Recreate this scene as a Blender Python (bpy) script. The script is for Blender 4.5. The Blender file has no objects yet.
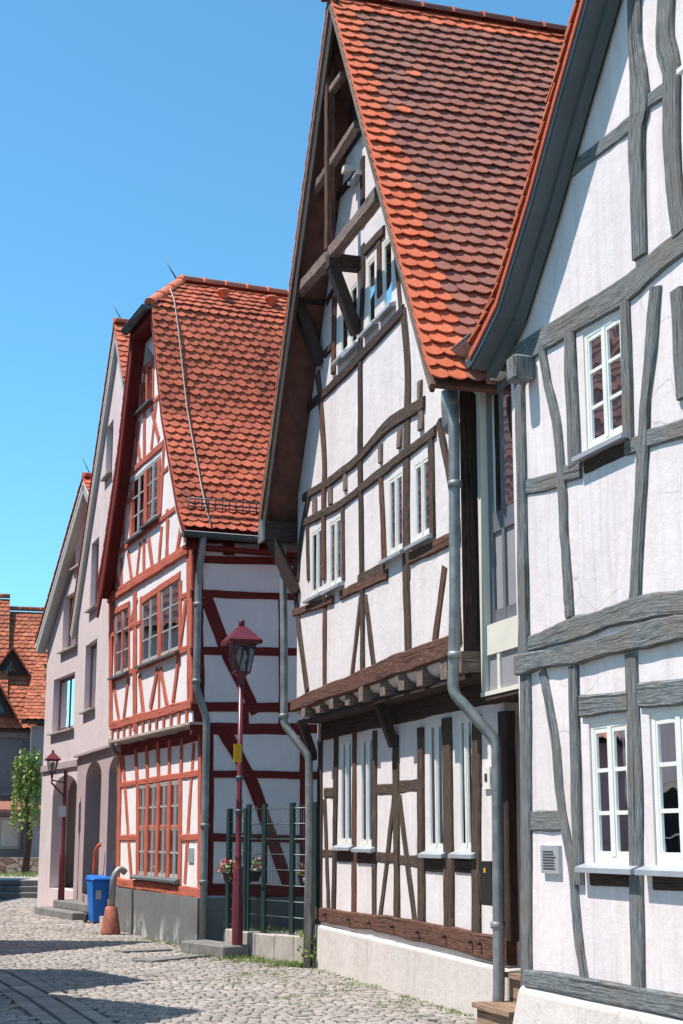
import bpy, bmesh, math, random
from mathutils import Vector, geometry
random.seed(7)
R = math.radians
S = bpy.context.scene
COL = S.collection
# ------------------------------------------------------------------ camera, sky, sun, exposure
FPX = 1500.0; CX = 341.5; CY = 512.0; EYE = 1.6
PITCH = math.atan((836 - 512) / FPX)
cam = bpy.data.cameras.new('camera'); camo = bpy.data.objects.new('camera', cam); COL.objects.link(camo)
camo.location = (0, 0, EYE); camo.rotation_euler = (R(90) + PITCH, 0, 0)
cam.sensor_fit = 'VERTICAL'; cam.sensor_height = 24; cam.lens = 24 * FPX / 1024; cam.clip_end = 3000
S.camera = camo
SUN = Vector((-1.0, -.144, 2.0)).normalized()
w = bpy.data.worlds.new('World'); S.world = w; w.use_nodes = True
nt = w.node_tree; bg = nt.nodes['Background']
sky = nt.nodes.new('ShaderNodeTexSky'); sky.sky_type = 'NISHITA'; sky.sun_disc = False
sky.sun_elevation = math.asin(SUN.z); sky.sun_rotation = math.atan2(SUN.x, SUN.y)
sky.air_density = 1.0; sky.dust_density = 0.35; sky.ozone_density = 2.2
hs = nt.nodes.new('ShaderNodeMix'); hs.data_type = 'RGBA'; hs.blend_type = 'MULTIPLY'; hs.inputs[0].default_value = 1; hs.inputs[7].default_value = (.53, .97, 1.03, 1)
nt.links.new(sky.outputs[0], hs.inputs[6]); nt.links.new(hs.outputs[2], bg.inputs[0]); bg.inputs[1].default_value = 0.148
sl = bpy.data.lights.new('sun', 'SUN'); sl.energy = 4.7; sl.angle = R(.5); sl.color = (1, .94, .875)
so = bpy.data.objects.new('sun', sl); COL.objects.link(so); so.location = (0, 0, 40)
so.rotation_euler = SUN.to_track_quat('Z', 'Y').to_euler()
S.view_settings.view_transform = 'Standard'; S.view_settings.look = 'None'
S.view_settings.gamma = 1; S.view_settings.exposure = 0.52

# ------------------------------------------------------------------ measuring: a pixel of the photo -> a point on a real plane
def ray(x, y):
    a = (x - CX) / FPX; b = (CY - y) / FPX
    return Vector((a, math.cos(PITCH) - math.sin(PITCH) * b, math.sin(PITCH) + math.cos(PITCH) * b))
def ground(x, y, z=0.0):
    r = ray(x, y); t = (z - EYE) / r.z
    return Vector((r.x * t, r.y * t, z))
class Frame:                      # a vertical plane: u runs along it, z up, off in front of it
    def __init__(s, o, d, n): s.O = Vector((o[0], o[1], 0)); s.d = Vector((d[0], d[1], 0)); s.n = Vector((n[0], n[1], 0))
    def P(s, u, z, off=0): return s.O + s.d * u + s.n * off + Vector((0, 0, z))
    def inv(s, px, off=0):
        r = ray(*px); o = s.O + s.n * off
        t = o.dot(s.n) / r.dot(s.n)
        p = r * t
        return ((p - o).dot(s.d), p.z + EYE)
def facade(o, vpx):
    a = math.atan((CX - vpx) / (FPX / math.cos(PITCH)))
    return Frame(o, (-math.sin(a), math.cos(a)), (-math.cos(a), -math.sin(a)))
def side(F, u, off):              # the wall that turns the near corner and runs away from the street
    p = F.P(u, 0, off)
    return Frame(p, -F.n, -F.d)
def Q(ox, oy, s):
    return lambda *pts: [(ox + x * s, oy + y * s) for x, y in pts]
s3 = 220 / 683
qA = Q(250, 0, s3); qB = Q(250, 280, s3); qC = Q(270, 560, s3); qD = Q(290, 790, 240 / 683)
q1 = Q(0, 460, 200 / 683); q2 = Q(0, 724, 200 / 683); q3 = Q(80, 260, s3); q4 = Q(80, 520, s3); q5 = Q(100, 724, s3)
g1 = Q(463, 0, s3); g2 = Q(463, 290, s3); g3 = Q(463, 560, s3); g4 = Q(463, 780, s3)
c6 = Q(430, 360, 130 / 666); c7 = Q(430, 560, 130 / 666)

# ------------------------------------------------------------------ materials
def mat(name, build):
    m = bpy.data.materials.new(name); m.use_nodes = True
    t = m.node_tree; b = t.nodes['Principled BSDF']
    build(t, b); return m
def N(t, typ, **kw):
    n = t.nodes.new('ShaderNode' + typ)
    for k, v in kw.items():
        if k.startswith('i_'): n.inputs[k[2:].replace('_', ' ')].default_value = v
        else: setattr(n, k, v)
    return n
def ramp(t, src, stops):
    r = t.nodes.new('ShaderNodeValToRGB'); e = r.color_ramp.elements
    while len(e) < len(stops): e.new(.5)
    for k, (p, c) in enumerate(stops): e[k].position = p; e[k].color = (*c, 1)
    t.links.new(src, r.inputs[0]); return r.outputs[0]
def noise(t, vec, scale, detail=4, rough=.6):
    n = N(t, 'TexNoise'); n.inputs['Scale'].default_value = scale; n.inputs['Detail'].default_value = detail; n.inputs['Roughness'].default_value = rough
    if vec: t.links.new(vec, n.inputs['Vector'])
    return n.outputs['Fac']
def mapping(t, src, scale):
    m = N(t, 'Mapping'); m.inputs['Scale'].default_value = scale; t.links.new(src, m.inputs[0]); return m.outputs[0]
def bump(t, b, h, strength, dist, chain=None):
    n = N(t, 'Bump'); n.inputs['Strength'].default_value = strength; n.inputs['Distance'].default_value = dist
    t.links.new(h, n.inputs['Height'])
    if chain: t.links.new(chain, n.inputs['Normal'])
    t.links.new(n.outputs[0], b.inputs['Normal']); return n.outputs[0]
def mixc(t, f, a, b_, mode='MIX'):
    m = N(t, 'Mix', data_type='RGBA', blend_type=mode)
    if hasattr(f, 'links') or not isinstance(f, (int, float)): t.links.new(f, m.inputs[0])
    else: m.inputs[0].default_value = f
    for k, v in ((6, a), (7, b_)):
        if isinstance(v, tuple): m.inputs[k].default_value = (*v, 1)
        else: t.links.new(v, m.inputs[k])
    return m.outputs[2]
def sc(c, k): return tuple(min(1, x * k) for x in c)
def plaster(name, c, stain=(.55, .48, .42), amt=.35, rough=.9, bumpk=.5, scale=1.0):
    def f(t, b):
        o = N(t, 'TexCoord').outputs['Object']
        big = noise(t, o, 1.3 * scale, 5, .65); mid = noise(t, o, 7 * scale, 5, .7); fine = noise(t, o, 60, 3)
        col = ramp(t, big, [(.3, sc(c, .90)), (.7, sc(c, 1.04))])
        st = ramp(t, noise(t, mapping(t, o, (3, 3, .6)), 1.6, 6, .7), [(.52, (0, 0, 0)), (.75, (1, 1, 1))])
        m = N(t, 'Math', operation='MULTIPLY'); m.inputs[1].default_value = amt; t.links.new(st, m.inputs[0])
        col = mixc(t, m.outputs[0], col, tuple(c[i] * stain[i] * 1.5 for i in range(3)))
        rs = ramp(t, noise(t, mapping(t, o, (7, 7, .45)), 2.0, 5, .65), [(.50, (1, 1, 1)), (.68, (.90, .885, .87))])
        col = mixc(t, min(1, amt * 1.8), col, rs, 'MULTIPLY')
        wv = N(t, 'Mix', data_type='RGBA'); wv.inputs[0].default_value = .12; t.links.new(o, wv.inputs[6])
        nn = N(t, 'TexNoise'); nn.inputs['Scale'].default_value = 3; nn.inputs['Detail'].default_value = 5; t.links.new(o, nn.inputs['Vector']); t.links.new(nn.outputs['Color'], wv.inputs[7])
        vo = N(t, 'TexVoronoi', feature='DISTANCE_TO_EDGE'); vo.inputs['Scale'].default_value = 1.7; t.links.new(wv.outputs[2], vo.inputs['Vector'])
        ck = ramp(t, vo.outputs['Distance'], [(.0, (.45, .43, .42)), (.009, (1, 1, 1))])
        cm = ramp(t, noise(t, o, .9, 3, .5), [(.5, (0, 0, 0)), (.6, (amt, amt, amt))])
        col = mixc(t, cm, col, mixc(t, 1.0, col, ck, 'MULTIPLY'))
        t.links.new(col, b.inputs['Base Color']); b.inputs['Roughness'].default_value = rough
        b.inputs['Specular IOR Level'].default_value = .2
        ch = bump(t, b, mid, bumpk, .03); bump(t, b, fine, .35, .004, ch)
    return mat(name, f)
def wood(name, c0, c1, c2, rough=.85, k=1.0, patchc=None):
    def f(t, b):
        uv = N(t, 'UVMap').outputs[0]
        o = N(t, 'TexCoord').outputs['Object']
        g = noise(t, mapping(t, uv, (2.2, 30, 1)), 2.6, 8, .78)
        crack = noise(t, mapping(t, uv, (.7, 26, 1)), 1.5, 4, .6)
        patch = noise(t, o, 2.3, 5, .6)
        col = ramp(t, g, [(.36, c0), (.49, c1), (.64, c2)])
        col = mixc(t, ramp(t, patch, [(.40, (0, 0, 0)), (.72, (.6, .6, .6))]), col, patchc or c1)
        isl = N(t, 'NewGeometry').outputs['Random Per Island']
        v = ramp(t, isl, [(0, (.72, .72, .72)), (1, (1.2, 1.2, 1.2))])
        col = mixc(t, 1.0, col, v, 'MULTIPLY')
        cr = ramp(t, crack, [(.38, (.18, .18, .18)), (.44, (1, 1, 1))])
        col = mixc(t, .8, col, cr, 'MULTIPLY')
        t.links.new(col, b.inputs['Base Color']); b.inputs['Roughness'].default_value = rough
        b.inputs['Specular IOR Level'].default_value = .25
        bump(t, b, g, .9 * k, .012)
    return mat(name, f)
def tile(name, cols, dark=.25):
    def f(t, b):
        isl = N(t, 'NewGeometry').outputs['Random Per Island']
        o = N(t, 'TexCoord').outputs['Object']
        n = len(cols)
        col = ramp(t, isl, [(i / (n - 1), cols[i]) for i in range(n)])
        st = ramp(t, noise(t, o, 1.1, 7, .72), [(.45, (1, 1, 1)), (.72, (1 - dark * 2, 1 - dark * 2, 1 - dark * 1.9))])
        stk = ramp(t, noise(t, mapping(t, o, (2.2, 2.2, .5)), 1.6, 6, .7), [(.42, (1, 1, 1)), (.66, (1 - dark * 2.2, 1 - dark * 2.1, 1 - dark * 1.9))])
        col = mixc(t, .8, col, stk, 'MULTIPLY')
        sm = ramp(t, noise(t, o, 22, 4, .7), [(.3, (.84, .84, .84)), (.7, (1.08, 1.08, 1.08))])
        col = mixc(t, 1.0, mixc(t, 1.0, col, st, 'MULTIPLY'), sm, 'MULTIPLY')
        li = ramp(t, noise(t, o, 9, 6, .75), [(.66, (0, 0, 0)), (.74, (.5, .5, .5))])
        col = mixc(t, li, col, (.33, .30, .26))
        t.links.new(col, b.inputs['Base Color']); b.inputs['Roughness'].default_value = .8
        b.inputs['Specular IOR Level'].default_value = .3
        bump(t, b, noise(t, o, 45, 4), .4, .006)
    return mat(name, f)
def plain(name, c, rough=.5, metal=0, var=.12, vs=6, spec=.4, bk=.15):
    def f(t, b):
        o = N(t, 'TexCoord').outputs['Object']
        col = ramp(t, noise(t, o, vs, 5, .65), [(.3, sc(c, 1 - var)), (.7, sc(c, 1 + var))])
        t.links.new(col, b.inputs['Base Color']); b.inputs['Roughness'].default_value = rough
        b.inputs['Metallic'].default_value = metal; b.inputs['Specular IOR Level'].default_value = spec
        bump(t, b, noise(t, o, vs * 6, 3), bk, .005)
    return mat(name, f)
M = {}
M['white'] = plaster('white_plaster', (.755, .68, .665), amt=.4, bumpk=.35)
M['grey_house'] = plaster('old_white_plaster', (.755, .67, .66), amt=.55, bumpk=.28)
M['red_white'] = plaster('clean_plaster', (.82, .775, .765), amt=.14, bumpk=.25)
M['side_white'] = plaster('side_plaster', (.80, .75, .75), amt=.15, bumpk=.25)
M['pink'] = plaster('pink_plaster', (.68, .57, .56), amt=.25, bumpk=.35)
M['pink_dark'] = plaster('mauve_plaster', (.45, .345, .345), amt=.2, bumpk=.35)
M['plinth'] = plaster('beige_plinth_plaster', (.62, .56, .52), stain=(.5, .42, .36), amt=.5)
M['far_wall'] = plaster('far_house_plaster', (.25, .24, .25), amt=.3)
def gplinth(t, b):
    o = N(t, 'TexCoord').outputs['Object']
    base = ramp(t, noise(t, o, 2, 6, .7), [(.3, (.115, .12, .12)), (.7, (.18, .185, .18))])
    sep = N(t, 'SeparateXYZ'); t.links.new(o, sep.inputs[0])
    lo = N(t, 'MapRange'); t.links.new(sep.outputs[2], lo.inputs[0])
    for k, v in ((1, .0), (2, .42), (3, 1.0), (4, .0)): lo.inputs[k].default_value = v
    p = ramp(t, noise(t, mapping(t, o, (1, 1, .5)), 3.3, 6, .7), [(.53, (0, 0, 0)), (.63, (1, 1, 1))])
    m = N(t, 'Math', operation='MULTIPLY'); t.links.new(p, m.inputs[0]); t.links.new(lo.outputs[0], m.inputs[1])
    t.links.new(mixc(t, m.outputs[0], base, (.55, .54, .52)), b.inputs['Base Color']); b.inputs['Roughness'].default_value = .9
    bump(t, b, noise(t, o, 30, 5), .5, .01)
M['plinth_grey'] = mat('flaking_grey_plinth', gplinth)
M['brown'] = wood('brown_timber', (.020, .014, .012), (.070, .045, .034), (.23, .155, .115))
M['brown_red'] = wood('reddish_timber', (.035, .018, .013), (.115, .052, .036), (.28, .145, .10))
M['dark'] = wood('dark_timber_and_sill_shade', (.025, .017, .015), (.055, .035, .03), (.12, .075, .06))
M['verge_wood'] = wood('weathered_verge_timber', (.07, .045, .038), (.20, .135, .11), (.45, .34, .28))
M['grey'] = wood('grey_timber', (.045, .052, .056), (.145, .165, .175), (.36, .35, .325), k=1.2, patchc=(.21, .155, .12))
M['red'] = wood('red_painted_timber', (.32, .08, .05), (.50, .125, .08), (.58, .19, .13), k=.5)
M['red_dark'] = wood('dark_and_shaded_red_timber', (.10, .012, .012), (.16, .020, .018), (.20, .035, .03), k=.5)  # darker copy of the red, with side and jetty shade put into the colour
M['step_wood'] = wood('plank_wood', (.16, .09, .06), (.33, .21, .14), (.48, .33, .24))
M['tile_old'] = tile('aged_roof_tile', [(.31, .128, .095), (.38, .14, .095), (.34, .14, .10), (.41, .155, .105), (.31, .135, .105), (.38, .135, .09), (.45, .155, .10)], .12)
M['tile_new'] = tile('new_orange_roof_tile', [(.60, .135, .062), (.68, .165, .075), (.63, .15, .07), (.72, .19, .09)], .06)
M['tile_red'] = tile('red_roof_tile', [(.58, .14, .07), (.65, .155, .08), (.55, .135, .07), (.68, .175, .09), (.60, .15, .075)], .19)
M['tile_far'] = tile('far_roof_tile', [(.50, .13, .06), (.58, .17, .08), (.42, .11, .06), (.62, .2, .1)], .2)
M['underside'] = plain('tile_underside_and_battens', (.15, .065, .05), .9, 0, .35, 5)
M['tile_mortar'] = plain('pale_orange_ridge_tile', (.62, .17, .085), .75, var=.2, vs=3)
M['tile_ridge'] = plain('brown_red_ridge_tile', (.30, .085, .055), .75, var=.25, vs=4)
M['zinc'] = plain('weathered_zinc', (.27, .28, .275), .55, .55, .35, 5)
M['zinc_dark'] = plain('dark_zinc', (.10, .12, .13), .5, .5, .2, 4)
M['barge_grey'] = plain('grey_painted_board', (.085, .105, .12), .6, 0, .15, 2)
M['cream'] = plain('cream_paint', (.70, .65, .55), .6, 0, .08, 2)
M['frame_white'] = plain('white_window_paint', (.76, .73, .67), .45, 0, .05, 5)
M['frame_grey'] = plain('grey_window_paint', (.42, .42, .40), .5, 0, .06, 5)
M['door_grey'] = plain('grey_door_paint', (.14, .145, .165), .5, 0, .06, 3)
M['panel_grey'] = plain('pale_grey_panel', (.30, .285, .295), .55, 0, .06, 3)
M['sill'] = plain('zinc_sill', (.42, .44, .47), .45, .3, .1, 5)
M['sill_dark'] = plain('dark_sill', (.13, .14, .15), .5, .2, .1, 5)
M['curtain'] = plain('white_curtain', (.62, .62, .60), .9, 0, .15, 9)
M['blind'] = plain('grey_blind', (.24, .245, .24), .9, 0, .1, 9)
M['inside'] = plain('dark_room', (.03, .03, .03), .9, 0, .1, 9)
M['post_red'] = plain('burgundy_paint', (.15, .028, .036), .3, .0, .12, 5)
M['fence_green'] = plain('dark_green_coated_steel', (.025, .05, .05), .4, .2, .1, 8)
M['wire'] = plain('galvanised_wire', (.16, .20, .21), .4, .6, .1, 8)
M['bin_blue'] = plain('blue_plastic', (.01, .15, .55), .45, 0, .08, 5)
M['black'] = plain('black_plastic', (.02, .02, .022), .4, 0, .1, 5)
M['yellow'] = plain('yellow_paint', (.80, .42, .02), .5, 0, .05, 5)
M['terracotta'] = plain('terracotta_paint', (.34, .115, .075), .85, 0, .4, 7)
M['stone'] = plain('step_stone', (.20, .19, .18), .9, 0, .3, 5, .2, .6)
M['stone_pale'] = plain('pale_concrete', (.42, .37, .33), .9, 0, .3, 3.5, .2, .6)
M['board_and_shade_dark'] = plain('dark_boards_and_peak_shade', (.03, .028, .028), .8, 0, .2, 5)
M['petal'] = plain('pink_petals', (.62, .20, .18), .7, 0, .35, 30)
M['plaque'] = plain('grey_plaque', (.45, .46, .47), .4, .3, .05, 8)
M['ink'] = plain('dark_lettering', (.05, .05, .055), .6)
M['orange_rail'] = plain('orange_red_paint', (.55, .11, .05), .45)
M['rod'] = plain('lightning_rod_wire', (.36, .31, .29), .6, .1)
def glassm(name, tint, refl, body=.0):
    m = bpy.data.materials.new(name); m.use_nodes = True; t = m.node_tree; t.nodes.clear()
    out = N(t, 'OutputMaterial'); tr = N(t, 'BsdfTransparent'); tr.inputs[0].default_value = (*tint, 1)
    gl = N(t, 'BsdfGlossy'); gl.inputs['Roughness'].default_value = .015; gl.inputs[0].default_value = (.95, .97, 1, 1)
    fr = N(t, 'Fresnel'); fr.inputs[0].default_value = refl
    o = N(t, 'TexCoord').outputs['Object']
    bm = N(t, 'Bump'); bm.inputs['Strength'].default_value = .04; bm.inputs['Distance'].default_value = .05
    t.links.new(noise(t, o, 3, 1), bm.inputs['Height']); t.links.new(bm.outputs[0], gl.inputs['Normal'])
    mx = N(t, 'MixShader'); t.links.new(fr.outputs[0], mx.inputs[0]); t.links.new(tr.outputs[0], mx.inputs[1]); t.links.new(gl.outputs[0], mx.inputs[2])
    t.links.new(mx.outputs[0], out.inputs[0]); return m
M['glass'] = glassm('window_glass', (.74, .76, .74), 1.5)
M['lamp_glass'] = glassm('lantern_glass', (.85, .87, .87), 1.6)
def leafm(name, c0, c1):
    def f(t, b):
        isl = N(t, 'NewGeometry').outputs['Random Per Island']
        t.links.new(ramp(t, isl, [(0, c0), (1, c1)]), b.inputs['Base Color']); b.inputs['Roughness'].default_value = .6
        b.inputs['Subsurface Weight'].default_value = 0
    return mat(name, f)
M['leaf'] = leafm('green_leaves', (.07, .15, .02), (.24, .32, .05))
M['leaf_light'] = leafm('light_green_leaves', (.12, .20, .04), (.36, .44, .11))
M['grass'] = leafm('grass_blades', (.10, .17, .03), (.30, .36, .10))
def cobm(t, b):
    isl = N(t, 'NewGeometry').outputs['Random Per Island']; o = N(t, 'TexCoord').outputs['Object']
    c = ramp(t, isl, [(0, (.23, .205, .185)), (.3, (.37, .325, .29)), (.6, (.30, .27, .25)), (.85, (.43, .375, .335)), (1, (.29, .245, .21))])
    sm = ramp(t, noise(t, o, .8, 5, .7), [(.3, (.70, .69, .66)), (.7, (1.12, 1.12, 1.12))])
    c = mixc(t, 1.0, c, sm, 'MULTIPLY')
    t.links.new(c, b.inputs['Base Color']); b.inputs['Roughness'].default_value = .75
    bump(t, b, noise(t, o, 35, 5, .7), .6, .012)
M['cobble'] = mat('granite_setts', cobm)
def jointm(t, b):
    o = N(t, 'TexCoord').outputs['Object']
    c = ramp(t, noise(t, o, 1.7, 6, .7), [(.35, (.10, .09, .08)), (.55, (.17, .15, .125)), (.68, (.11, .12, .06))])
    t.links.new(c, b.inputs['Base Color']); b.inputs['Roughness'].default_value = .95
    bump(t, b, noise(t, o, 30, 5), .6, .02)
M['joint'] = mat('sandy_joints', jointm)
def rubm(t, b):
    o = N(t, 'TexCoord').outputs['Object']
    v = N(t, 'TexVoronoi'); v.inputs['Scale'].default_value = 3.2; t.links.new(mapping(t, o, (1, 1, 2.0)), v.inputs['Vector'])
    e = N(t, 'TexVoronoi', feature='DISTANCE_TO_EDGE'); e.inputs['Scale'].default_value = 3.2; t.links.new(mapping(t, o, (1, 1, 2.0)), e.inputs['Vector'])
    sp = N(t, 'SeparateColor'); t.links.new(v.outputs['Color'], sp.inputs[0])
    c = ramp(t, sp.outputs[0], [(0, (.24, .14, .10)), (.5, (.42, .30, .22)), (1, (.5, .42, .34))])
    j = ramp(t, e.outputs['Distance'], [(.02, (.25, .25, .25)), (.08, (1, 1, 1))])
    t.links.new(mixc(t, 1.0, c, j, 'MULTIPLY'), b.inputs['Base Color']); b.inputs['Roughness'].default_value = .9
    bump(t, b, j, .8, .04)
M['rubble'] = mat('rubble_stone', rubm)

# ------------------------------------------------------------------ mesh builder
class MB:
    def __init__(s): s.v = []; s.f = []; s.m = []; s.uv = {}; s.sm = set()
    def vert(s, p): s.v.append(Vector(p)); return len(s.v) - 1
    def face(s, idx, m=0, uv=None, smooth=False):
        s.f.append(tuple(idx)); s.m.append(m)
        if uv: s.uv[len(s.f) - 1] = uv
        if smooth: s.sm.add(len(s.f) - 1)
    def hexa(s, P, m=0):          # P: 8 points, bottom ring then top ring
        b = [s.vert(p) for p in P]
        o_ = random.random() * 20
        for q in ((3, 2, 1, 0), (4, 5, 6, 7), (0, 1, 5, 4), (1, 2, 6, 5), (2, 3, 7, 6), (3, 0, 4, 7)):
            A = s.v[b[q[0]]]; l1 = (s.v[b[q[1]]] - A).length; l2 = (s.v[b[q[3]]] - A).length
            uv = [(o_, 0), (o_ + l1, 0), (o_ + l1, l2), (o_, l2)] if l1 > l2 else [(o_, 0), (o_, l1), (o_ + l2, l1), (o_ + l2, 0)]
            s.face([b[i] for i in q], m, uv)
    def box(s, F, u0, u1, z0, z1, o0, o1, m=0):
        s.hexa([F.P(u0, z0, o0), F.P(u1, z0, o0), F.P(u1, z0, o1), F.P(u0, z0, o1), F.P(u0, z1, o0), F.P(u1, z1, o0), F.P(u1, z1, o1), F.P(u0, z1, o1)], m)
    def tube(s, pts, r, n=10, m=0, caps=True, smooth=True):
        pts = [Vector(p) for p in pts]; rs = r if isinstance(r, (list, tuple)) else [r] * len(pts)
        rings = []; up = None
        for i, p in enumerate(pts):
            t = (pts[min(i + 1, len(pts) - 1)] - pts[max(i - 1, 0)]).normalized()
            if up is None: up = Vector((0, 0, 1)) if abs(t.z) < .9 else Vector((1, 0, 0))
            a = t.cross(up).normalized(); b = a.cross(t).normalized(); up = b
            rings.append([s.vert(p + (a * math.cos(6.28318 * k / n) + b * math.sin(6.28318 * k / n)) * rs[i]) for k in range(n)])
        for i in range(len(rings) - 1):
            for k in range(n): s.face([rings[i][k], rings[i][(k + 1) % n], rings[i + 1][(k + 1) % n], rings[i + 1][k]], m, smooth=smooth)
        if caps: s.face(rings[0][::-1], m); s.face(rings[-1], m)
    def lathe(s, c, prof, n=16, m=0, smooth=True, rot=0):
        rings = [[s.vert(Vector(c) + Vector((r * math.cos(6.28318 * k / n + rot), r * math.sin(6.28318 * k / n + rot), z))) for k in range(n)] for r, z in prof]
        for i in range(len(rings) - 1):
            for k in range(n): s.face([rings[i][k], rings[i][(k + 1) % n], rings[i + 1][(k + 1) % n], rings[i + 1][k]], m, smooth=smooth)
        s.face(rings[0][::-1], m); s.face(rings[-1], m)
    def prism(s, front, back, m=0, tess=None):
        n = len(front); a = [s.vert(p) for p in front]; b = [s.vert(p) for p in back]
        if tess:
            for t in tess: s.face([a[i] for i in t], m); s.face([b[i] for i in reversed(t)], m)
        else: s.face(a, m); s.face(b[::-1], m)
        return a, b
    def build(s, name, mats, parent=None):
        me = bpy.data.meshes.new(name)
        org = parent_world(parent) if parent else Vector()
        me.from_pydata([tuple(p - org) for p in s.v], [], s.f)
        if not isinstance(mats, (list, tuple)): mats = [mats]
        for mm in mats: me.materials.append(mm)
        me.polygons.foreach_set('material_index', s.m)
        me.polygons.foreach_set('use_smooth', [i in s.sm for i in range(len(s.f))])
        if s.uv:
            l = me.uv_layers.new(name='UVMap')
            for i, uv in s.uv.items():
                for k, li in enumerate(me.polygons[i].loop_indices): l.data[li].uv = uv[k]
        me.update()
        o = bpy.data.objects.new(name, me); COL.objects.link(o)
        if parent: o.parent = parent
        return o
def parent_world(p):
    v = Vector()
    while p: v += p.location; p = p.parent
    return v
def tag(o, label=None, cat=None, group=None, kind=None):
    for k, v in (('label', label), ('category', cat), ('group', group), ('kind', kind)):
        if v: o[k] = v
    return o
def thing(name, loc, label, cat, group=None):
    o = bpy.data.objects.new(name, None); o.empty_display_size = .3; COL.objects.link(o); o.location = loc
    return tag(o, label, cat, group)
def struct(o): return tag(o, kind='structure')

# ------------------------------------------------------------------ building pieces
def wall(F, name, parent, m, outer, holes=(), off=0.0, th=.18):
    loops = [outer] + list(holes)
    flat = [p for lp in loops for p in lp]; ed = []; k = 0
    for lp in loops: ed += [(k + i, k + (i + 1) % len(lp)) for i in range(len(lp))]; k += len(lp)
    def inp(p, lp):
        c = False
        for i in range(len(lp)):
            (x0, y0), (x1, y1) = lp[i - 1], lp[i]
            if (y0 > p[1]) != (y1 > p[1]) and p[0] < (x1 - x0) * (p[1] - y0) / (y1 - y0) + x0: c = not c
        return c
    vo, _, fo_, vi, _, _ = geometry.delaunay_2d_cdt([Vector(p) for p in flat], ed, [], 0, 1e-6)
    back = {i: src[0] for i, src in enumerate(vi) if src}; tess = []
    for f_ in fo_:
        c = sum((vo[i] for i in f_), Vector((0, 0))) / len(f_)
        if inp(c, outer) and not any(inp(c, h_) for h_ in holes) and all(i in back for i in f_): tess.append([back[i] for i in f_])
    mb = MB()
    a = [mb.vert(F.P(u, z, off)) for u, z in flat]; b = [mb.vert(F.P(u, z, off - th)) for u, z in flat]
    for t in tess: mb.face([a[i] for i in t]); mb.face([b[i] for i in reversed(t)])
    k = 0
    for lp in loops:
        n = len(lp)
        for i in range(n):
            j = (i + 1) % n; mb.face([a[k + i], a[k + j], b[k + j], b[k + i]])
        k += n
    o = mb.build(name, m, parent)
    bm = bmesh.new(); bm.from_mesh(o.data); bmesh.ops.recalc_face_normals(bm, faces=bm.faces); bm.to_mesh(o.data); bm.free()
    return o
def rect(u0, u1, z0, z1): return [(u0, z0), (u1, z0), (u1, z1), (u0, z1)]
def beam(F, name, parent, pts, w, m, off=0.0, proud=.022, back=.06, uvpts=False, wob=1.0, label=None):
    """a hewn timber lying in the plane; pts in pixels of the photo unless uvpts"""
    P = [Vector(p) for p in (pts if uvpts else [F.inv(p, off) for p in pts])]
    ws = w if isinstance(w, (list, tuple)) else [w] * len(P)
    if len(P) > 2:
        PP = [P[0] * 2 - P[1]] + P + [P[-1] * 2 - P[-2]]; Q_ = []; w2 = []
        for i in range(1, len(PP) - 2):
            for k in range(4):
                t = k / 4; a, b, c, d = PP[i - 1:i + 3]
                Q_.append(.5 * ((2 * b) + (c - a) * t + (2 * a - 5 * b + 4 * c - d) * t * t + (3 * b - a - 3 * c + d) * t * t * t)); w2.append(ws[i - 1] * (1 - t) + ws[i] * t)
        Q_.append(P[-1]); w2.append(ws[-1]); P = Q_; ws = w2
    C = []; W = []
    for i in range(len(P) - 1):
        L = (P[i + 1] - P[i]).length; n = max(1, int(L / .13))
        for k in range(n):
            t = k / n; C.append(P[i].lerp(P[i + 1], t)); W.append(ws[i] * (1 - t) + ws[i + 1] * t)
    C.append(P[-1]); W.append(ws[-1])
    n = len(C); mb = MB(); rings = []; acc = 0; us = []
    u0 = random.random() * 30
    pw = proud + random.uniform(-.006, .008)
    for i in range(n):
        t = (C[min(i + 1, n - 1)] - C[max(i - 1, 0)]).normalized(); nn = Vector((-t.y, t.x))
        if i: acc += (C[i] - C[i - 1]).length
        us.append(acc + u0)
        kf = min(1.0, .16 / max(W[i], .01)) * wob; sl = us[-1]
        wl = W[i] / 2 * (1 + (.07 * math.sin(sl * 2.3 + u0) + .05 * math.sin(sl * 5.9 + u0 * 3) + random.uniform(-.03, .03)) * kf)
        wr = W[i] / 2 * (1 + (.07 * math.sin(sl * 2.9 + u0 * 2) + .05 * math.sin(sl * 6.7 + u0 * 5) + random.uniform(-.03, .03)) * kf)
        c = C[i] + nn * random.uniform(-.003, .003) * wob; b = min(.014, W[i] * .12)
        f0 = off + pw + random.uniform(-.003, .003) * wob
        q = [(c - nn * wl, off - back), (c - nn * wl, f0 - b), (c - nn * (wl - b), f0), (c + nn * (wr - b), f0), (c + nn * wr, f0 - b), (c + nn * wr, off - back)]
        rings.append([mb.vert(F.P(p.x, p.y, o)) for p, o in q])
    vs = [0, .08, .1, .1 + W[0], .12 + W[0], .2 + W[0]]
    for i in range(n - 1):
        for k in range(5):
            mb.face([rings[i][k], rings[i + 1][k], rings[i + 1][k + 1], rings[i][k + 1]], 0, [(us[i], vs[k]), (us[i + 1], vs[k]), (us[i + 1], vs[k + 1]), (us[i], vs[k + 1])])
    mb.face(rings[0], 0, [(u0, v) for v in vs]); mb.face(rings[-1][::-1], 0, [(u0, v) for v in reversed(vs)])
    o = mb.build(name, m, parent)
    bm = bmesh.new(); bm.from_mesh(o.data); bmesh.ops.recalc_face_normals(bm, faces=bm.faces); bm.to_mesh(o.data); bm.free()
    if label: o['label'] = label
    return o
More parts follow.
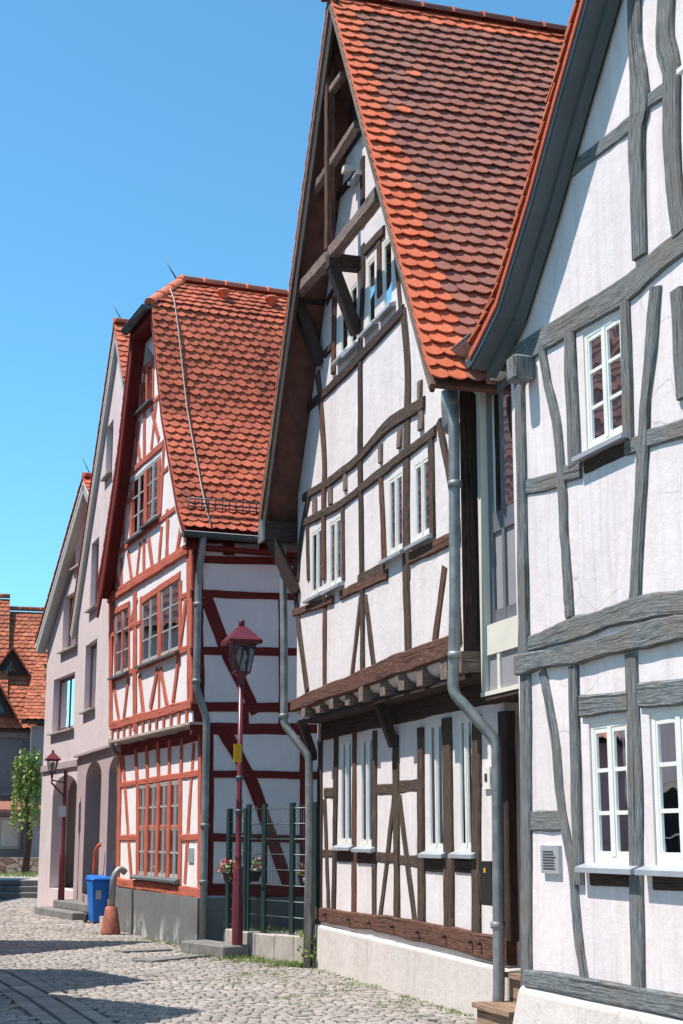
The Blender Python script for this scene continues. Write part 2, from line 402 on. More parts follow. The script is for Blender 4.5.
def stick(name, parent, a, b, w, h, m):
    """a squared timber from a to b in space"""
    a = Vector(a); b = Vector(b); t = (b - a).normalized()
    x = t.cross(Vector((0, 0, 1)) if abs(t.z) < .95 else Vector((1, 0, 0))).normalized(); y = x.cross(t).normalized()
    mb = MB(); L = (b - a).length; n = max(2, int(L / .4) + 1); u0 = random.random() * 20; rings = []
    for i in range(n):
        c = a + (b - a) * i / (n - 1); kx = w / 2 * random.uniform(.95, 1.05); ky = h / 2 * random.uniform(.95, 1.05)
        rings.append([mb.vert(c + x * sx * kx + y * sy * ky) for sx, sy in ((-1, -1), (1, -1), (1, 1), (-1, 1))])
    for i in range(n - 1):
        for k in range(4):
            mb.face([rings[i][k], rings[i][(k + 1) % 4], rings[i + 1][(k + 1) % 4], rings[i + 1][k]], 0,
                    [(u0 + L * i / (n - 1), k * .2), (u0 + L * i / (n - 1), k * .2 + .2), (u0 + L * (i + 1) / (n - 1), k * .2 + .2), (u0 + L * (i + 1) / (n - 1), k * .2)])
    mb.face(rings[0][::-1], 0, [(u0, 0), (u0, .2), (u0 + .2, .2), (u0 + .2, 0)]); mb.face(rings[-1], 0, [(u0, 0), (u0, .2), (u0 + .2, .2), (u0 + .2, 0)])
    return mb.build(name, m, parent)
def window(F, parent, rc, off, mf, nx=2, ny=1, fw=.055, bar=.022, mid=.05,  sill=None, curtain=None, depth=.05, sillout=.10, sash=None, sillw=.05, cfrac=1.0, label=None):
    """rc = (u0,u1,z0,z1) ; frame + panes + sill + room behind"""
    u0, u1, z0, z1 = rc; f0 = off - depth; fw *= .8; mid *= .8
    mb = MB()
    for a in ((u0, u0 + fw, z0, z1), (u1 - fw, u1, z0, z1), (u0 + fw, u1 - fw, z0, z0 + fw), (u0 + fw, u1 - fw, z1 - fw, z1)): mb.box(F, *a, f0 - .06, f0)
    W = (u1 - u0 - 2 * fw); x = u0 + fw
    for i in range(nx):
        a = x + W * i / nx; b = x + W * (i + 1) / nx
        sb = mid / 2 if nx > 1 else .03
        s0 = a + (sb if i else 0); s1 = b - (sb if i < nx - 1 else 0)
        if i: mb.box(F, a - sb, a + sb, z0 + fw, z1 - fw, f0 - .055, f0 + .004)
        for q in ((s0, s0 + .022, z0 + fw, z1 - fw), (s1 - .022, s1, z0 + fw, z1 - fw), (s0 + .022, s1 - .022, z0 + fw, z0 + fw + .035), (s0 + .022, s1 - .022, z1 - fw - .035, z1 - fw)): mb.box(F, *q, f0 - .05, f0 - .004)
        for j in range(1, ny):
            zz = z0 + fw + (z1 - z0 - 2 * fw) * j / ny
            mb.box(F, s0 + .022, s1 - .022, zz - bar / 2, zz + bar / 2, f0 - .03, f0 - .006)
    wo = mb.build('window', mf, parent)
    if label: wo['label'] = label
    g = MB(); g.face([g.vert(F.P(u, z, f0 - .014)) for u, z in rect(u0 + fw, u1 - fw, z0 + fw, z1 - fw)])
    g.build('pane', M['glass'], wo)
    if curtain:
        c = MB(); n = 24; o0 = f0 - .10
        spans = ((u0, u1),) if cfrac >= 1 else ((u0 + .01, u0 + (u1 - u0) * cfrac / 2), (u1 - (u1 - u0) * cfrac / 2, u1 - .01))
        for a, b in spans:
            pr = None
            for i in range(n + 1):
                u = a + (b - a) * i / n; oo = o0 + .018 * math.sin(i * 1.9) + .008 * math.sin(i * .7)
                p = (c.vert(F.P(u, z0, oo)), c.vert(F.P(u, z1, oo)))
                if pr: c.face([pr[0], p[0], p[1], pr[1]], smooth=True)
                pr = p
        c.build('curtain', curtain, wo)
    r = MB(); d0 = f0 - .062; d1 = f0 - .55          # the dim room just behind
    A = [F.P(u, z, d0) for u, z in rect(u0 - .02, u1 + .02, z0 - .02, z1 + .02)]; Bk = [F.P(u, z, d1) for u, z in rect(u0 - .25, u1 + .25, z0 - .25, z1 + .25)]
    ia = [r.vert(p) for p in A]; ib = [r.vert(p) for p in Bk]
    for k in range(4): r.face([ia[k], ia[(k + 1) % 4], ib[(k + 1) % 4], ib[k]])
    r.face(ib); r.build('room_lining', M['inside'], wo)
    if sill:
        q = MB(); q.hexa([F.P(u0 - sillw, z0 - .055, f0), F.P(u1 + sillw, z0 - .055, f0), F.P(u1 + sillw, z0 - .065, off + sillout), F.P(u0 - sillw, z0 - .065, off + sillout),
                          F.P(u0 - sillw, z0 + .004, f0), F.P(u1 + sillw, z0 + .004, f0), F.P(u1 + sillw, z0 - .03, off + sillout), F.P(u0 - sillw, z0 - .03, off + sillout)])
        q.build('sill', sill, wo)
    return wo
def pxrect(F, tl, br, off):
    u0, z1 = F.inv(tl, off); u1, z0 = F.inv(br, off)
    return (min(u0, u1), max(u0, u1), z0, z1)
def hole(rc): return rect(rc[0], rc[1], rc[2], rc[3])
def clip_poly(poly, planes):
    for (a, b, c) in planes:      # keep a*x+b*y+c>=0
        out = []
        for i in range(len(poly)):
            p = poly[i]; q = poly[(i + 1) % len(poly)]; dp = a * p[0] + b * p[1] + c; dq = a * q[0] + b * q[1] + c
            if dp >= 0: out.append(p)
            if dp * dq < 0:
                t = dp / (dp - dq); out.append((p[0] + (q[0] - p[0]) * t, p[1] + (q[1] - p[1]) * t))
        poly = out
        if len(poly) < 3: return []
    return poly
def tiles(name, parent, mats, O, e, h, L, prof, w=.165, ex=.142, planes=(), pick=None, lap=2.05, arc=.052, lift=.042, th=.016, jit=1.0):
    """beaver-tail tiles: O eave corner, e along the eave, h level direction into the roof, prof [(in,up)...]"""
    O = Vector(O); e = Vector(e); h = Vector(h); Z = Vector((0, 0, 1))
    seg = []; acc = 0
    for i in range(len(prof) - 1):
        a = Vector(prof[i]); b = Vector(prof[i + 1]); l = (b - a).length; seg.append((acc, l, a, (b - a) / l)); acc += l
    def at(s):
        k = seg[0]
        for q in seg:
            if s >= q[0] - 1e-6: k = q
        p = k[2] + k[3] * (s - k[0]); return p, k[3]
    mb = MB(); rows = int(acc / ex); cols = int(L / w) + 2; NS = 7
    for r in range(rows):
        s0 = r * ex; s1 = min(s0 + ex * lap, acc)
        for c in range(cols):
            a0 = c * w - (w / 2 if r % 2 else 0) + random.uniform(-.003, .003) * jit
            js = random.uniform(-.009, .009) * jit; jl = random.uniform(-.008, .012) * jit; jr_ = random.uniform(-.03, .03) * jit
            g = .003
            poly = [(a0 + w / 2 + (w / 2 - g) * t, s0 + js + arc * t * t + jr_ * t * w) for t in [(-1 + 2 * i / (NS - 1)) for i in range(NS)]] + [(a0 + w - g, s1), (a0 + g, s1)]
            poly = clip_poly(poly, [(1, 0, 0), (-1, 0, L)] + list(planes))
            if len(poly) < 3: continue
            mi = pick(a0 + w / 2, s0, acc) if pick else 0
            T = []; Bt = []
            for (a, s) in poly:
                p, d = at(s); nrm = h * (-d.y) + Z * d.x
                hh = .012 + (lift + jl) * max(0, 1 - (s - s0) / (s1 - s0 + 1e-6))
                base = O + e * a + h * p.x + Z * p.y
                T.append(mb.vert(base + nrm * (hh + th))); Bt.append(mb.vert(base + nrm * hh))
            mb.face(T, mi); n = len(T)
            for i in range(n): mb.face([T[i], Bt[i], Bt[(i + 1) % n], T[(i + 1) % n]], mi)
    return mb.build(name, mats, parent)
def ridge(name, parent, m, a, b, r=.10, step=.40):
    a = Vector(a); b = Vector(b); L = (b - a).length; t = (b - a) / L; n = int(L / step); mb = MB()
    x = t.cross(Vector((0, 0, 1))).normalized(); z = x.cross(t)
    for i in range(n + 1):
        p0 = a + t * (i * step - .03); p1 = a + t * min((i + 1) * step + .02, L)
        jr = random.uniform(-.004, .004); rg = []
        for p, rr in ((p0, r + .010 + jr), (p0 + t * .05, r + .010 + jr), (p0 + t * .053, r + jr), (p1, r - .002 + jr)):
            rg.append([mb.vert(p + (x * math.cos(math.pi * k / 10) * rr + z * (math.sin(math.pi * k / 10) * rr - .02))) for k in range(11)])
        for q in range(3):
            for k in range(10): mb.face([rg[q][k], rg[q][k + 1], rg[q + 1][k + 1], rg[q + 1][k]], smooth=(q != 1))
        mb.face(rg[0][::-1]); mb.face(rg[-1])
    return mb.build(name, m, parent)
def slab(name, parent, m, quad, th, nrm):
    mb = MB(); n = Vector(nrm) * th
    mb.hexa([Vector(p) - n for p in quad] + [Vector(p) for p in quad]); return mb.build(name, m, parent)
def gutter(name, parent, a, b, r=.075, m=None, endcap=True):
    a = Vector(a); b = Vector(b); t = (b - a).normalized(); x = t.cross(Vector((0, 0, 1))).normalized(); mb = MB(); rg = []
    for p in (a, b):
        rg.append([mb.vert(p + x * math.cos(math.pi * k / 10) * r - Vector((0, 0, 1)) * math.sin(math.pi * k / 10) * r) for k in range(11)])
        rg.append([mb.vert(p + x * math.cos(math.pi * k / 10) * (r - .006) - Vector((0, 0, 1)) * math.sin(math.pi * k / 10) * (r - .006)) for k in range(11)])
    for k in range(10):
        mb.face([rg[0][k], rg[0][k + 1], rg[2][k + 1], rg[2][k]], smooth=True); mb.face([rg[1][k + 1], rg[1][k], rg[3][k], rg[3][k + 1]], smooth=True)
    for sx in (0, 10): mb.tube([mb.v[rg[0][sx]].copy(), mb.v[rg[2][sx]].copy()], .012, 6)
    mb.face(rg[0]); mb.face(rg[2][::-1])
    return mb.build(name, m or M['zinc'], parent)
def rounded(pts, r=.07, n=4):
    pts = [Vector(p) for p in pts]; out = [pts[0]]
    for i in range(1, len(pts) - 1):
        a, b, c = pts[i - 1], pts[i], pts[i + 1]; d0 = min(r, (a - b).length * .45); d1 = min(r, (c - b).length * .45)
        p = b + (a - b).normalized() * d0; q = b + (c - b).normalized() * d1
        for k in range(n + 1):
            t = k / n; out.append(p.lerp(b, t).lerp(b.lerp(q, t), t))
    out.append(pts[-1]); return out
def downpipe(parent, pts, r=.045, m=None, collars=(), name='downpipe'):
    mb = MB(); mb.tube(rounded(pts), r, 12)
    o = mb.build(name, m or M['zinc'], parent)
    for c in collars:
        k = MB(); c = Vector(c); k.lathe(c, [(r + .004, -.03), (r + .014, -.025), (r + .014, .025), (r + .004, .03)], 12); k.build('collar', M['zinc'], o)
    return o

# ------------------------------------------------------------------ the ground
def flat(name, x0, x1, y0, y1, z, m):
    mb = MB(); mb.face([mb.vert(p) for p in ((x0, y0, z), (x1, y0, z), (x1, y1, z), (x0, y1, z))]); return struct(mb.build(name, m))
flat('ground', -900, 900, -300, 1500, -.05, M['joint'])
flat('street', -9, 3.2, 2, 42, -.012, M['joint'])
BO = ground(470, 1015); RO = ground(197, 949.5)
FB = facade(BO, -120); FR = facade(RO, -290); FG = facade(ground(510, 1045), -177)
FP = facade((-5.96, 33.5), -180); FO = facade((-5.96, 33.5), -330)
def inside(p, F, u0, u1):
    v = Vector((p[0], p[1], 0)) - F.O; u = v.dot(F.d); return u0 < u < u1 and v.dot(F.n) < -.02
# drainage strip of long slabs (two lines) across the street
stripA = [ground(-60, 958), ground(0, 975), ground(40, 998), ground(79, 1024), ground(118, 1075)]
def stripdist(x, y):
    best = 9
    for i in range(len(stripA) - 1):
        a = stripA[i]; b = stripA[i + 1]; ab = Vector((b.x - a.x, b.y - a.y)); ap = Vector((x - a.x, y - a.y))
        t = max(0, min(1, ap.dot(ab) / ab.dot(ab))); q = ap - ab * t; s = 1 if ab.x * ap.y - ab.y * ap.x > 0 else -1
        if q.length < abs(best): best = q.length * s
    return best
def setts():
    mb = MB(); y = 9.0
    while y < 41:
        big = 1 if y < 28 else 1.4
        dy = random.uniform(.085, .105) * big; x = -8.6 + random.random() * .1
        xmin = -.235 * y - 1.0
        while x < 2.2:
            dx = random.uniform(.085, .135) * big
            cx = x + dx / 2; cy = y + dy / 2 + .02 * math.sin(cx * 2.1 + cy0(y))
            if cx > xmin and cx < 1.9 - .0 and not (abs(stripdist(cx, cy) - .0) < .33) and not inside((cx, cy), FB, -3, 5.3) and not inside((cx, cy), FR, -2, 5) and random.random() > .004:
                h = random.uniform(-.006, .008) ; g = .005 * big; tx = random.uniform(-.03, .03); ty = random.uniform(-.03, .03)
                ox, oy = dx / 2 - g, dy / 2 - g; c = random.uniform(.70, .84); r_ = random.uniform(-.08, .08); cr, sr = math.cos(r_), math.sin(r_)
                def pt(a, b, z): return (cx + (a * cr - b * sr), cy + (a * sr + b * cr), z * .5 + h + tx * a + ty * b)
                lo = [mb.vert(pt(sx * ox, sy * oy, -.02)) for sx, sy in ((-1, -1), (1, -1), (1, 1), (-1, 1))]
                me_ = [mb.vert(pt(sx * ox * random.uniform(.9, 1), sy * oy * random.uniform(.9, 1), .004)) for sx, sy in ((-1, -1), (1, -1), (1, 1), (-1, 1))]
                to = [mb.vert(pt(sx * ox * c, sy * oy * c, .018)) for sx, sy in ((-1, -1), (1, -1), (1, 1), (-1, 1))]
                for k in range(4):
                    j = (k + 1) % 4; mb.face([lo[k], lo[j], me_[j], me_[k]]); mb.face([me_[k], me_[j], to[j], to[k]], smooth=True)
                mb.face(to, smooth=True)
            x += dx
        y += dy
    return tag(mb.build('cobblestones', M['cobble']), kind='structure')
def cy0(y): return y * 1.7
setts()
def strip():
    mb = MB()
    for off0, wd, ln in ((-.31, .17, .3), (-.12, .24, .5), (.14, .17, .3)):
        for i in range(len(stripA) - 1):
            a = stripA[i]; b = stripA[i + 1]; d = (b - a); L = d.length; d /= L; nrm = Vector((-d.y, d.x, 0)); s = 0
            while s < L - .1:
                l = min(ln * random.uniform(.8, 1.2), L - s); z0 = random.uniform(0, .006)
                P0 = [a + d * (s + .012) + nrm * (off0 + .01), a + d * (s + l - .012) + nrm * (off0 + .01), a + d * (s + l - .012) + nrm * (off0 + wd - .01), a + d * (s + .012) + nrm * (off0 + wd - .01)]
                c = sum(P0, Vector()) / 4
                mb.hexa([p + Vector((0, 0, -.03)) for p in P0] + [c + (p - c) * .95 + Vector((0, 0, z0 + .008)) for p in P0]); s += l
    return tag(mb.build('gutter_slabs', M['cobble']), kind='structure')
strip()

# ================================================================== BROWN HOUSE
U = .30; GW = -.05                        # jettied upper wall, ground wall (offsets in front of the plinth line)
bh = thing('timber_house', FB.P(2.1, 0, -2), 'tall brown timber-framed gable house with orange scalloped roof, third from left', 'house', 'half-timbered houses in a row')
VO = .75; eu0, eu1, ez = -1.19, 5.40, 5.60; au, az = 2.13, 11.38
RL = 9.5
slope = (az - ez) / (au - eu0)
def btop(u, k=.17): return min(az - k * 2 - (abs(u - au)) * slope, 99)
# windows (px rects) -> (u,z)
Wlow = [pxrect(FB, a, b, GW) for a, b in (((340, 739), (352.5, 845)), ((360, 735.5), (374, 846.5)), ((427, 721), (445, 851.5)), ((457, 716), (475, 851.5)))]
zt = sum(w_[3] for w_ in Wlow) / 4; zb = sum(w_[2] for w_ in Wlow) / 4
Wup = [pxrect(FB, a, b, U) for a, b in (((311, 531), (323.5, 591)), ((329, 521), (342, 582)), ((388, 478), (404, 549)), ((413.6, 463), (431.3, 534)))]
Wtop = [pxrect(FB, a, b, U) for a, b in (((340, 296), (348.5, 350)), ((350, 287), (358, 343)), ((367, 262), (376, 322)), ((382.5, 243), (393, 304)))]
Wpeak = [pxrect(FB, (357, 143), (362.5, 172), U)]
bu0, bu1 = -.76, 5.06
zj = 3.24
wall(FB, 'wall', bh, M['white'], [(-.84, .3), (5.16, .3), (5.16, zj + .1), (-.84, zj + .1)], [hole(w_) for w_ in Wlow], GW)
zgab = btop(bu0)
wall(FB, 'wall', bh, M['white'], [(bu0, zj - .02), (bu1, zj - .02), (bu1, btop(bu1)), (au, btop(au)), (bu0, btop(bu0))], [hole(w_) for w_ in Wup + Wtop + Wpeak], U)
# hidden side and rear walls of the house, floor slab under the jetty
for uu, sgn in ((bu0, 1), (bu1, -1)):
    mb = MB(); mb.box(FB, uu, uu + sgn * .2, 3.1, btop(uu), -8.5, U - .181); mb.box(FB, uu - sgn * .002, uu + sgn * .02, 3.1, btop(uu) - .01, U - .18, U - .002); mb.box(FB, uu - sgn * .07, uu + sgn * .2, 0, 3.099, -8.5, GW - .181)
    mb.build('wall', M['dark'] if sgn > 0 else M['white'], bh)
mb = MB(); a = [mb.vert(FB.P(u, z, -8.6)) for u, z in ((bu0, 0), (bu1, 0), (bu1, btop(bu1)), (au, btop(au)), (bu0, btop(bu0)))]; mb.face(a); mb.build('wall', M['white'], bh)
mb = MB(); mb.box(FB, -.80, 5.10, 3.0, 3.035, GW - .1, U - .06); mb.build('jetty_boards', M['dark'], bh)
# plinth with sloped weathering
mb = MB()
mb.hexa([FB.P(-.92, -.3, -.3), FB.P(5.25, -.3, -.3), FB.P(5.25, -.3, .03), FB.P(-.92, -.3, .03), FB.P(-.90, .50, -.3), FB.P(5.23, .54, -.3), FB.P(5.23, .52, .0), FB.P(-.90, .47, .0)])
pl = mb.build('plinth', M['plinth'], bh)
mod = pl.modifiers.new('b', 'BEVEL'); mod.width = .03; mod.segments = 3
# windows
for w_ in Wlow: window(FB, bh, w_, GW, M['frame_white'], 2, 1, .05, curtain=M['blind'], sill=M['sill'], sillout=.08, cfrac=.34, depth=.0, sillw=.10)
for w_ in Wup: window(FB, bh, w_, U, M['frame_white'], 2, 1, .05, curtain=M['blind'], sill=M['sill'], sillout=.08, cfrac=.34, depth=.0, sillw=.10)
for w_ in Wtop: window(FB, bh, w_, U, M['frame_white'], 1, 1, .045, sill=M['sill'], sillout=.08, cfrac=.34, depth=.0, sillw=.10)
for w_ in Wpeak: window(FB, bh, w_, U, M['frame_white'], 1, 1, .04, sill=M['sill'], depth=.03, sillw=.06)
mb = MB(); c = FB.inv((354, 168), U); mb.box(FB, c[0] - .06, c[0] + .06, c[1] - .07, c[1] + .0, U, U + .14); mb.build('small_white_hood', M['frame_white'], bh)
br = M['brown']; rd = M['brown_red']; dk = M['dark']
# ground storey timbers
for pts, w_, m_ in (
    (qC((158, 520)) + qD((86, 372)), .20, dk), (qC((208, 530)) + qD((126, 350)), .17, dk), (qC((264, 530)) + qD((183, 362)), .17, rd),
    (qC((327, 530)) + qD((241, 368)), .16, br), (qC((392, 545)) + qD((307, 376)), .19, br), (qC((471, 520)) + qD((378, 388)), .18, br),
    (qC((553, 490)) + qD((457, 402)), .24, br), (qC((645, 480)) + qD((534, 412)), .20, br), (qC((728, 470)) + qD((620, 428)), .20, dk)):
    beam(FB, 'post', bh, pts, w_, m_, GW)
for pts, w_ in ((qC((170, 722), (205, 722)), .12), (qC((333, 712), (385, 711)), .13), (qC((398, 704), (465, 700)), .14), (qC((652, 680), (712, 674)), .13),
                (qD((88, 180), (122, 181)), .10), (qD((244, 190), (306, 192)), .12), (qD((308, 198), (375, 202)), .12)):
    beam(FB, 'rail', bh, pts, w_, br, GW, proud=.014)
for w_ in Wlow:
    beam(FB, 'rail', bh, [(w_[0] - .12, w_[2] - .13), (w_[1] + .12, w_[2] - .13)], .13, dk, GW, proud=.012, uvpts=True)  # dark strip below each sill, painting in the sill's shadow
for pts in (qC((388, 730)) + qD((258, 366)), qC((403, 735)) + qD((358, 384)), qC((172, 742)) + qD((112, 348))):
    beam(FB, 'brace', bh, pts, .12, br, GW, proud=.018)
beam(FB, 'sill_beam', bh, qD((80, 353), (250, 379), (420, 411), (628, 462)), [.17, .18, .21, .22], rd, GW, proud=.04)
# pegs in the sill beam
for x, y in ((112, 348), (180, 362), (238, 372), (305, 382), (378, 398), (455, 410), (530, 425), (556, 430)):
    u, z = FB.inv(qD((x, y + 6))[0], GW); c = FB.P(u, z, GW + .05); pg = MB(); pg.tube([c, c + FB.n * .035], .018, 8); pg.build('peg', dk, bh)
# jetty beam, joist ends and coves
beam(FB, 'sill_beam', bh, qC((73, 452), (160, 418), (250, 385), (400, 325), (553, 270), (590, 258)), [.15, .17, .19, .21, .21, .20], rd, U, proud=.04)
vw_ = M['verge_wood']
jx = [(110, 482), (152, 476), (197, 468), (240, 458), (292, 440), (350, 427), (407, 405), (470, 385), (545, 362)]
ju = [FB.inv(qC(p)[0], U)[0] for p in jx]
for u in ju + [-.72]:
    o_ = MB(); o_.box(FB, u - .085, u + .085, 3.04 + random.uniform(-.01, .01), 3.235, -.3, U + .02 + random.uniform(-.02, .02)); b_ = o_.build('joist_end', vw_, bh)
uu = sorted(ju + [-.72, bu1 + .02])
for a, b in zip(uu[:-1], uu[1:]):
    mb = MB(); rg = []
    for k in range(7):
        t = k / 6 * math.pi / 2; o1 = U - .02 - .22 * (1 - math.cos(t)); z1 = 3.235 - .15 * math.sin(t)
        rg.append((mb.vert(FB.P(a + .086, z1, o1)), mb.vert(FB.P(b - .086, z1, o1))))
    for k in range(6): mb.face([rg[k][0], rg[k][1], rg[k + 1][1], rg[k + 1][0]], smooth=True)
    l_ = [mb.vert(FB.P(a + .086, 3.085, -.1)), mb.vert(FB.P(b - .086, 3.085, -.1))]
    mb.face([rg[6][0], rg[6][1], l_[1], l_[0]]); mb.build('cove', M['white'], bh)
beam(FB, 'rail', bh, [(-.84, 2.90), (5.14, 2.90)], .22, dk, GW, proud=.02, uvpts=True)
for px in ((398, 755), (318, 735)):
    u, _ = FB.inv(px, GW); stick('brace', bh, FB.P(u, 2.55, GW + .04), FB.P(u, 3.06, U - .12), .10, .10, dk)
# upper timbers
for pts, w_, m_ in (
    (qC((80, 0), (84, 140), (118, 408)), .14, br), (qC((172, 122), (172, 392)), .14, rd), (qC((290, 105), (290, 358)), .12, br),
    (qC((425, 0), (432, 302)), .17, br), (qB((185, 668), (160, 800), (150, 931)), .15, br),
    (qB((213, 290), (222, 380), (234, 560), (232, 700)) + qC((170, 60)), [.15, .14, .17, .15, .14], rd),
    (qB((345, 195), (345, 400), (345, 560), (350, 931)) + qC((288, 105)), [.14, .15, .14, .15, .14], dk),
    (qB((478, 95), (492, 300), (488, 560), (487, 931)), [.16, .17, .20, .22], br),
    (qB((408, 595), (420, 880)), .14, rd), (qB((565, 480), (570, 800)), .14, br), (qB((290, 692), (292, 931)), .12, br), (qB((180, 745), (183, 931)), .12, br),
    (qC((578, 0), (588, 262)), .16, br), (qB((590, 440), (640, 700), (648, 790)), .12, br),
    (qA((352, 490), (352, 640), (354, 700)), .15, dk), (qA((352, 760), (353, 870)) + qB((345, 195)), .14, dk), (qA((262, 500), (262, 720)), .16, dk),
    (qA((402, 735)) + qB((405, 50)), .15, br), (qB((265, 50), (262, 290)), .15, rd), (qA((455, 790)) + qB((470, 100)), .10, br)):
    beam(FB, 'post', bh, pts, w_, m_, U)
for pts, w_, m_ in (
    (qB((150, 425), (185, 395), (240, 345), (335, 250), (400, 180), (480, 92)), .13, dk),
    (qB((168, 676), (240, 632), (290, 595), (350, 545), (395, 490), (440, 445), (545, 382)), [.11, .11, .12, .13, .14, .15, .14], br),
    (qB((172, 754), (290, 692), (350, 645), (430, 582), (580, 468)), [.11, .11, .11, .12, .12], br),
    (qC((75, 165), (120, 150), (200, 122)), .10, rd), (qC((222, 110), (290, 78), (368, 42)), .12, rd), (qB((500, 866), (570, 832), (655, 790)), .13, rd),
    (qB((340, 930), (420, 890)), .12, br),
    (qA((270, 615), (330, 545)), .11, dk), (qA((360, 780), (420, 715)), .12, br), (qB((235, 230), (262, 200)), .1, dk)):
    beam(FB, 'rail', bh, pts, w_, m_, U, proud=.028)
for pts, w_, m_ in ((qC((284, 115), (257, 362)), .10, rd), (qC((298, 112), (325, 336)), .12, br), (qC((543, 20), (513, 268)), .15, rd),
                    (qB((240, 70), (265, 20)), .1, dk)):
    beam(FB, 'brace', bh, pts, w_, m_, U, proud=.016)
for x, y in ((205, 705), (253, 672), (298, 628), (408, 540), (468, 492), (535, 435), (530, 345)):
    u, z = FB.inv(qB((x, y))[0], U); mb = MB(); mb.lathe(FB.P(0, 0, 0), [(0.001, 0)], 3) if False else None
    b_ = beam(FB, 'tenon', bh, [(u, z - .10), (u, z + .10)], .13, vw_, U, proud=.03, uvpts=True, wob=2)
# gable frame out in the verge plane, with outriggers
VP_ = VO - .10
vw = M['verge_wood']
def inslope(u, k): return az - k - abs(u - au) * slope
beam(FB, 'gable_post', bh, qA((247, 110), (247, 430), (247, 775)), .10, rd, VP_, proud=.05, back=.05)
beam(FB, 'gable_rail', bh, qA((217, 325), (285, 232)), .085, vw, VP_, proud=.02)
beam(FB, 'gable_rail', bh, qA((176, 622), (327, 385)), .10, vw, VP_, proud=.02)
beam(FB, 'gable_beam', bh, qA((128, 925), (200, 845), (260, 775), (330, 690), (396, 603)), .155, vw, VP_, proud=.03, back=.07)
for (px, lab) in ((qA((250, 812))[0], 0), (qA((142, 925))[0], 0)):
    u, z = FB.inv(px, VP_)
    stick('outrigger', bh, FB.P(u, z, VP_ + .04), FB.P(u, z, U - .05), .15, .16, dk)
    stick('brace', bh, FB.P(u, z - .05, VP_ - .02), FB.P(u, z - .85, U + .03), .13, .13, dk)
for u_ in (eu1 - .18,):
    stick('outrigger', bh, FB.P(u_, ez - .12, VO - .02), FB.P(u_, ez - .12, U - 1), .20, .24, dk)
    stick('brace', bh, FB.P(u_ - .02, ez - .2, VO - .12), FB.P(u_ - .25, ez - .95, U + .03), .14, .14, dk)
    mb = MB(); mb.box(FB, u_ - .11, u_ + .13, ez - .26, ez + .02, VO - .02, VO + .01); mb.build('zinc_cap', M['zinc'], bh)
# near-black sheet painting in the deep shade of the open peak
zc = 9.72
mb = MB(); uh = (btop(au) - zc) / slope
a = [FB.P(u, z, U + .03) for u, z in ((au - uh, zc), (au + uh, zc), (au, btop(au)))]; b = [p - FB.n * .03 for p in a]
ia = [mb.vert(p) for p in a]; ib = [mb.vert(p) for p in b]; mb.face(ia); mb.face(ib[::-1])
for k in range(3): mb.face([ia[k], ib[k], ib[(k + 1) % 3], ia[(k + 1) % 3]])
mb.build('peak_shade_sheet', M['board_and_shade_dark'], bh)
# roof: slabs, rafters, tiles
H_in = -FB.n
for sgn, ue in ((1, eu0), (-1, eu1)):
    hd = FB.d * sgn; Z = Vector((0, 0, 1)); nrm = (-hd * (az - ez) + Z * abs(au - ue)).normalized()
    quad = [FB.P(ue, ez, VO - .02), FB.P(au, az, VO - .02), FB.P(au, az, VO - RL), FB.P(ue, ez, VO - RL)]
    rf = slab('roof', bh, M['underside'], quad, .05, nrm)
    prof = [(0, 0), (abs(au - ue), az - ez)]
    if sgn > 0:
        def pk(a, s, tot):
            lim = .27 + .12 * (1 - s / tot)
            if s > tot - .50: return 1
            return 1 if a < lim + random.uniform(-.02, .02) or random.random() < .005 else 0
        tiles('tiles', rf, [M['tile_old'], M['tile_new']], FB.P(ue, ez, VO), H_in, hd, RL, prof, w=.172, ex=.158, pick=pk, lift=.062, arc=.042)
    else:
        tiles('tiles', rf, [M['tile_old'], M['tile_new']], FB.P(ue, ez, VO), H_in, hd, RL, prof, w=.168, ex=.150, pick=lambda a, s, t: 1 if a < .3 else 0)
    # bargeboard + light edge strip
    for (k0, k1, o0, o1, mm, nm) in ((.06, .24 if sgn < 0 else .10, VO - .07, VO - .03, M['dark'], 'bargeboard'), (-.005, .06, VO - .05, VO - .005, vw, 'verge_board')):
        mb = MB(); P0 = []
        for oo in (o0, o1):
            P0 += [FB.P(ue, ez, oo) - nrm * k1, FB.P(au, az, oo) - nrm * k1 - Vector((0, 0, 0)), FB.P(au, az, oo) - nrm * k0, FB.P(ue, ez, oo) - nrm * k0]
        mb.hexa(P0[:4] + P0[4:]); mb.build(nm, mm, rf)
    for k in range(1, 11):
        oo = VO - .12 - k * .85
        stick('rafter', rf, FB.P(ue, ez, oo) - nrm * .13, FB.P(ue, ez, oo).lerp(FB.P(au, az, oo), .95) - nrm * .13, .12, .14, dk)
ridge('ridge_tiles', bh, M['tile_ridge'], FB.P(au, az + .03, VO + .03), FB.P(au, az + .03, VO - RL), .12)
downpipe(bh, [FB.P(*FB.inv((449, 396), .42), .42), FB.P(*FB.inv((454, 420), .42), .42), FB.P(*FB.inv((455, 600), .42), .42), FB.P(*FB.inv((453, 692), .42), .42), FB.P(*FB.inv((497, 742), .10), .10), FB.P(*FB.inv((498, 850), .10), .10), FB.P(*FB.inv((499, 985), .10), .10), FB.P(FB.inv((499, 985), .1)[0], .02, .12)], .052,
         collars=[FB.P(*FB.inv((455, 484), .42), .42), FB.P(*FB.inv((455, 655), .42), .42), FB.P(*FB.inv((498, 925), .10), .10)])
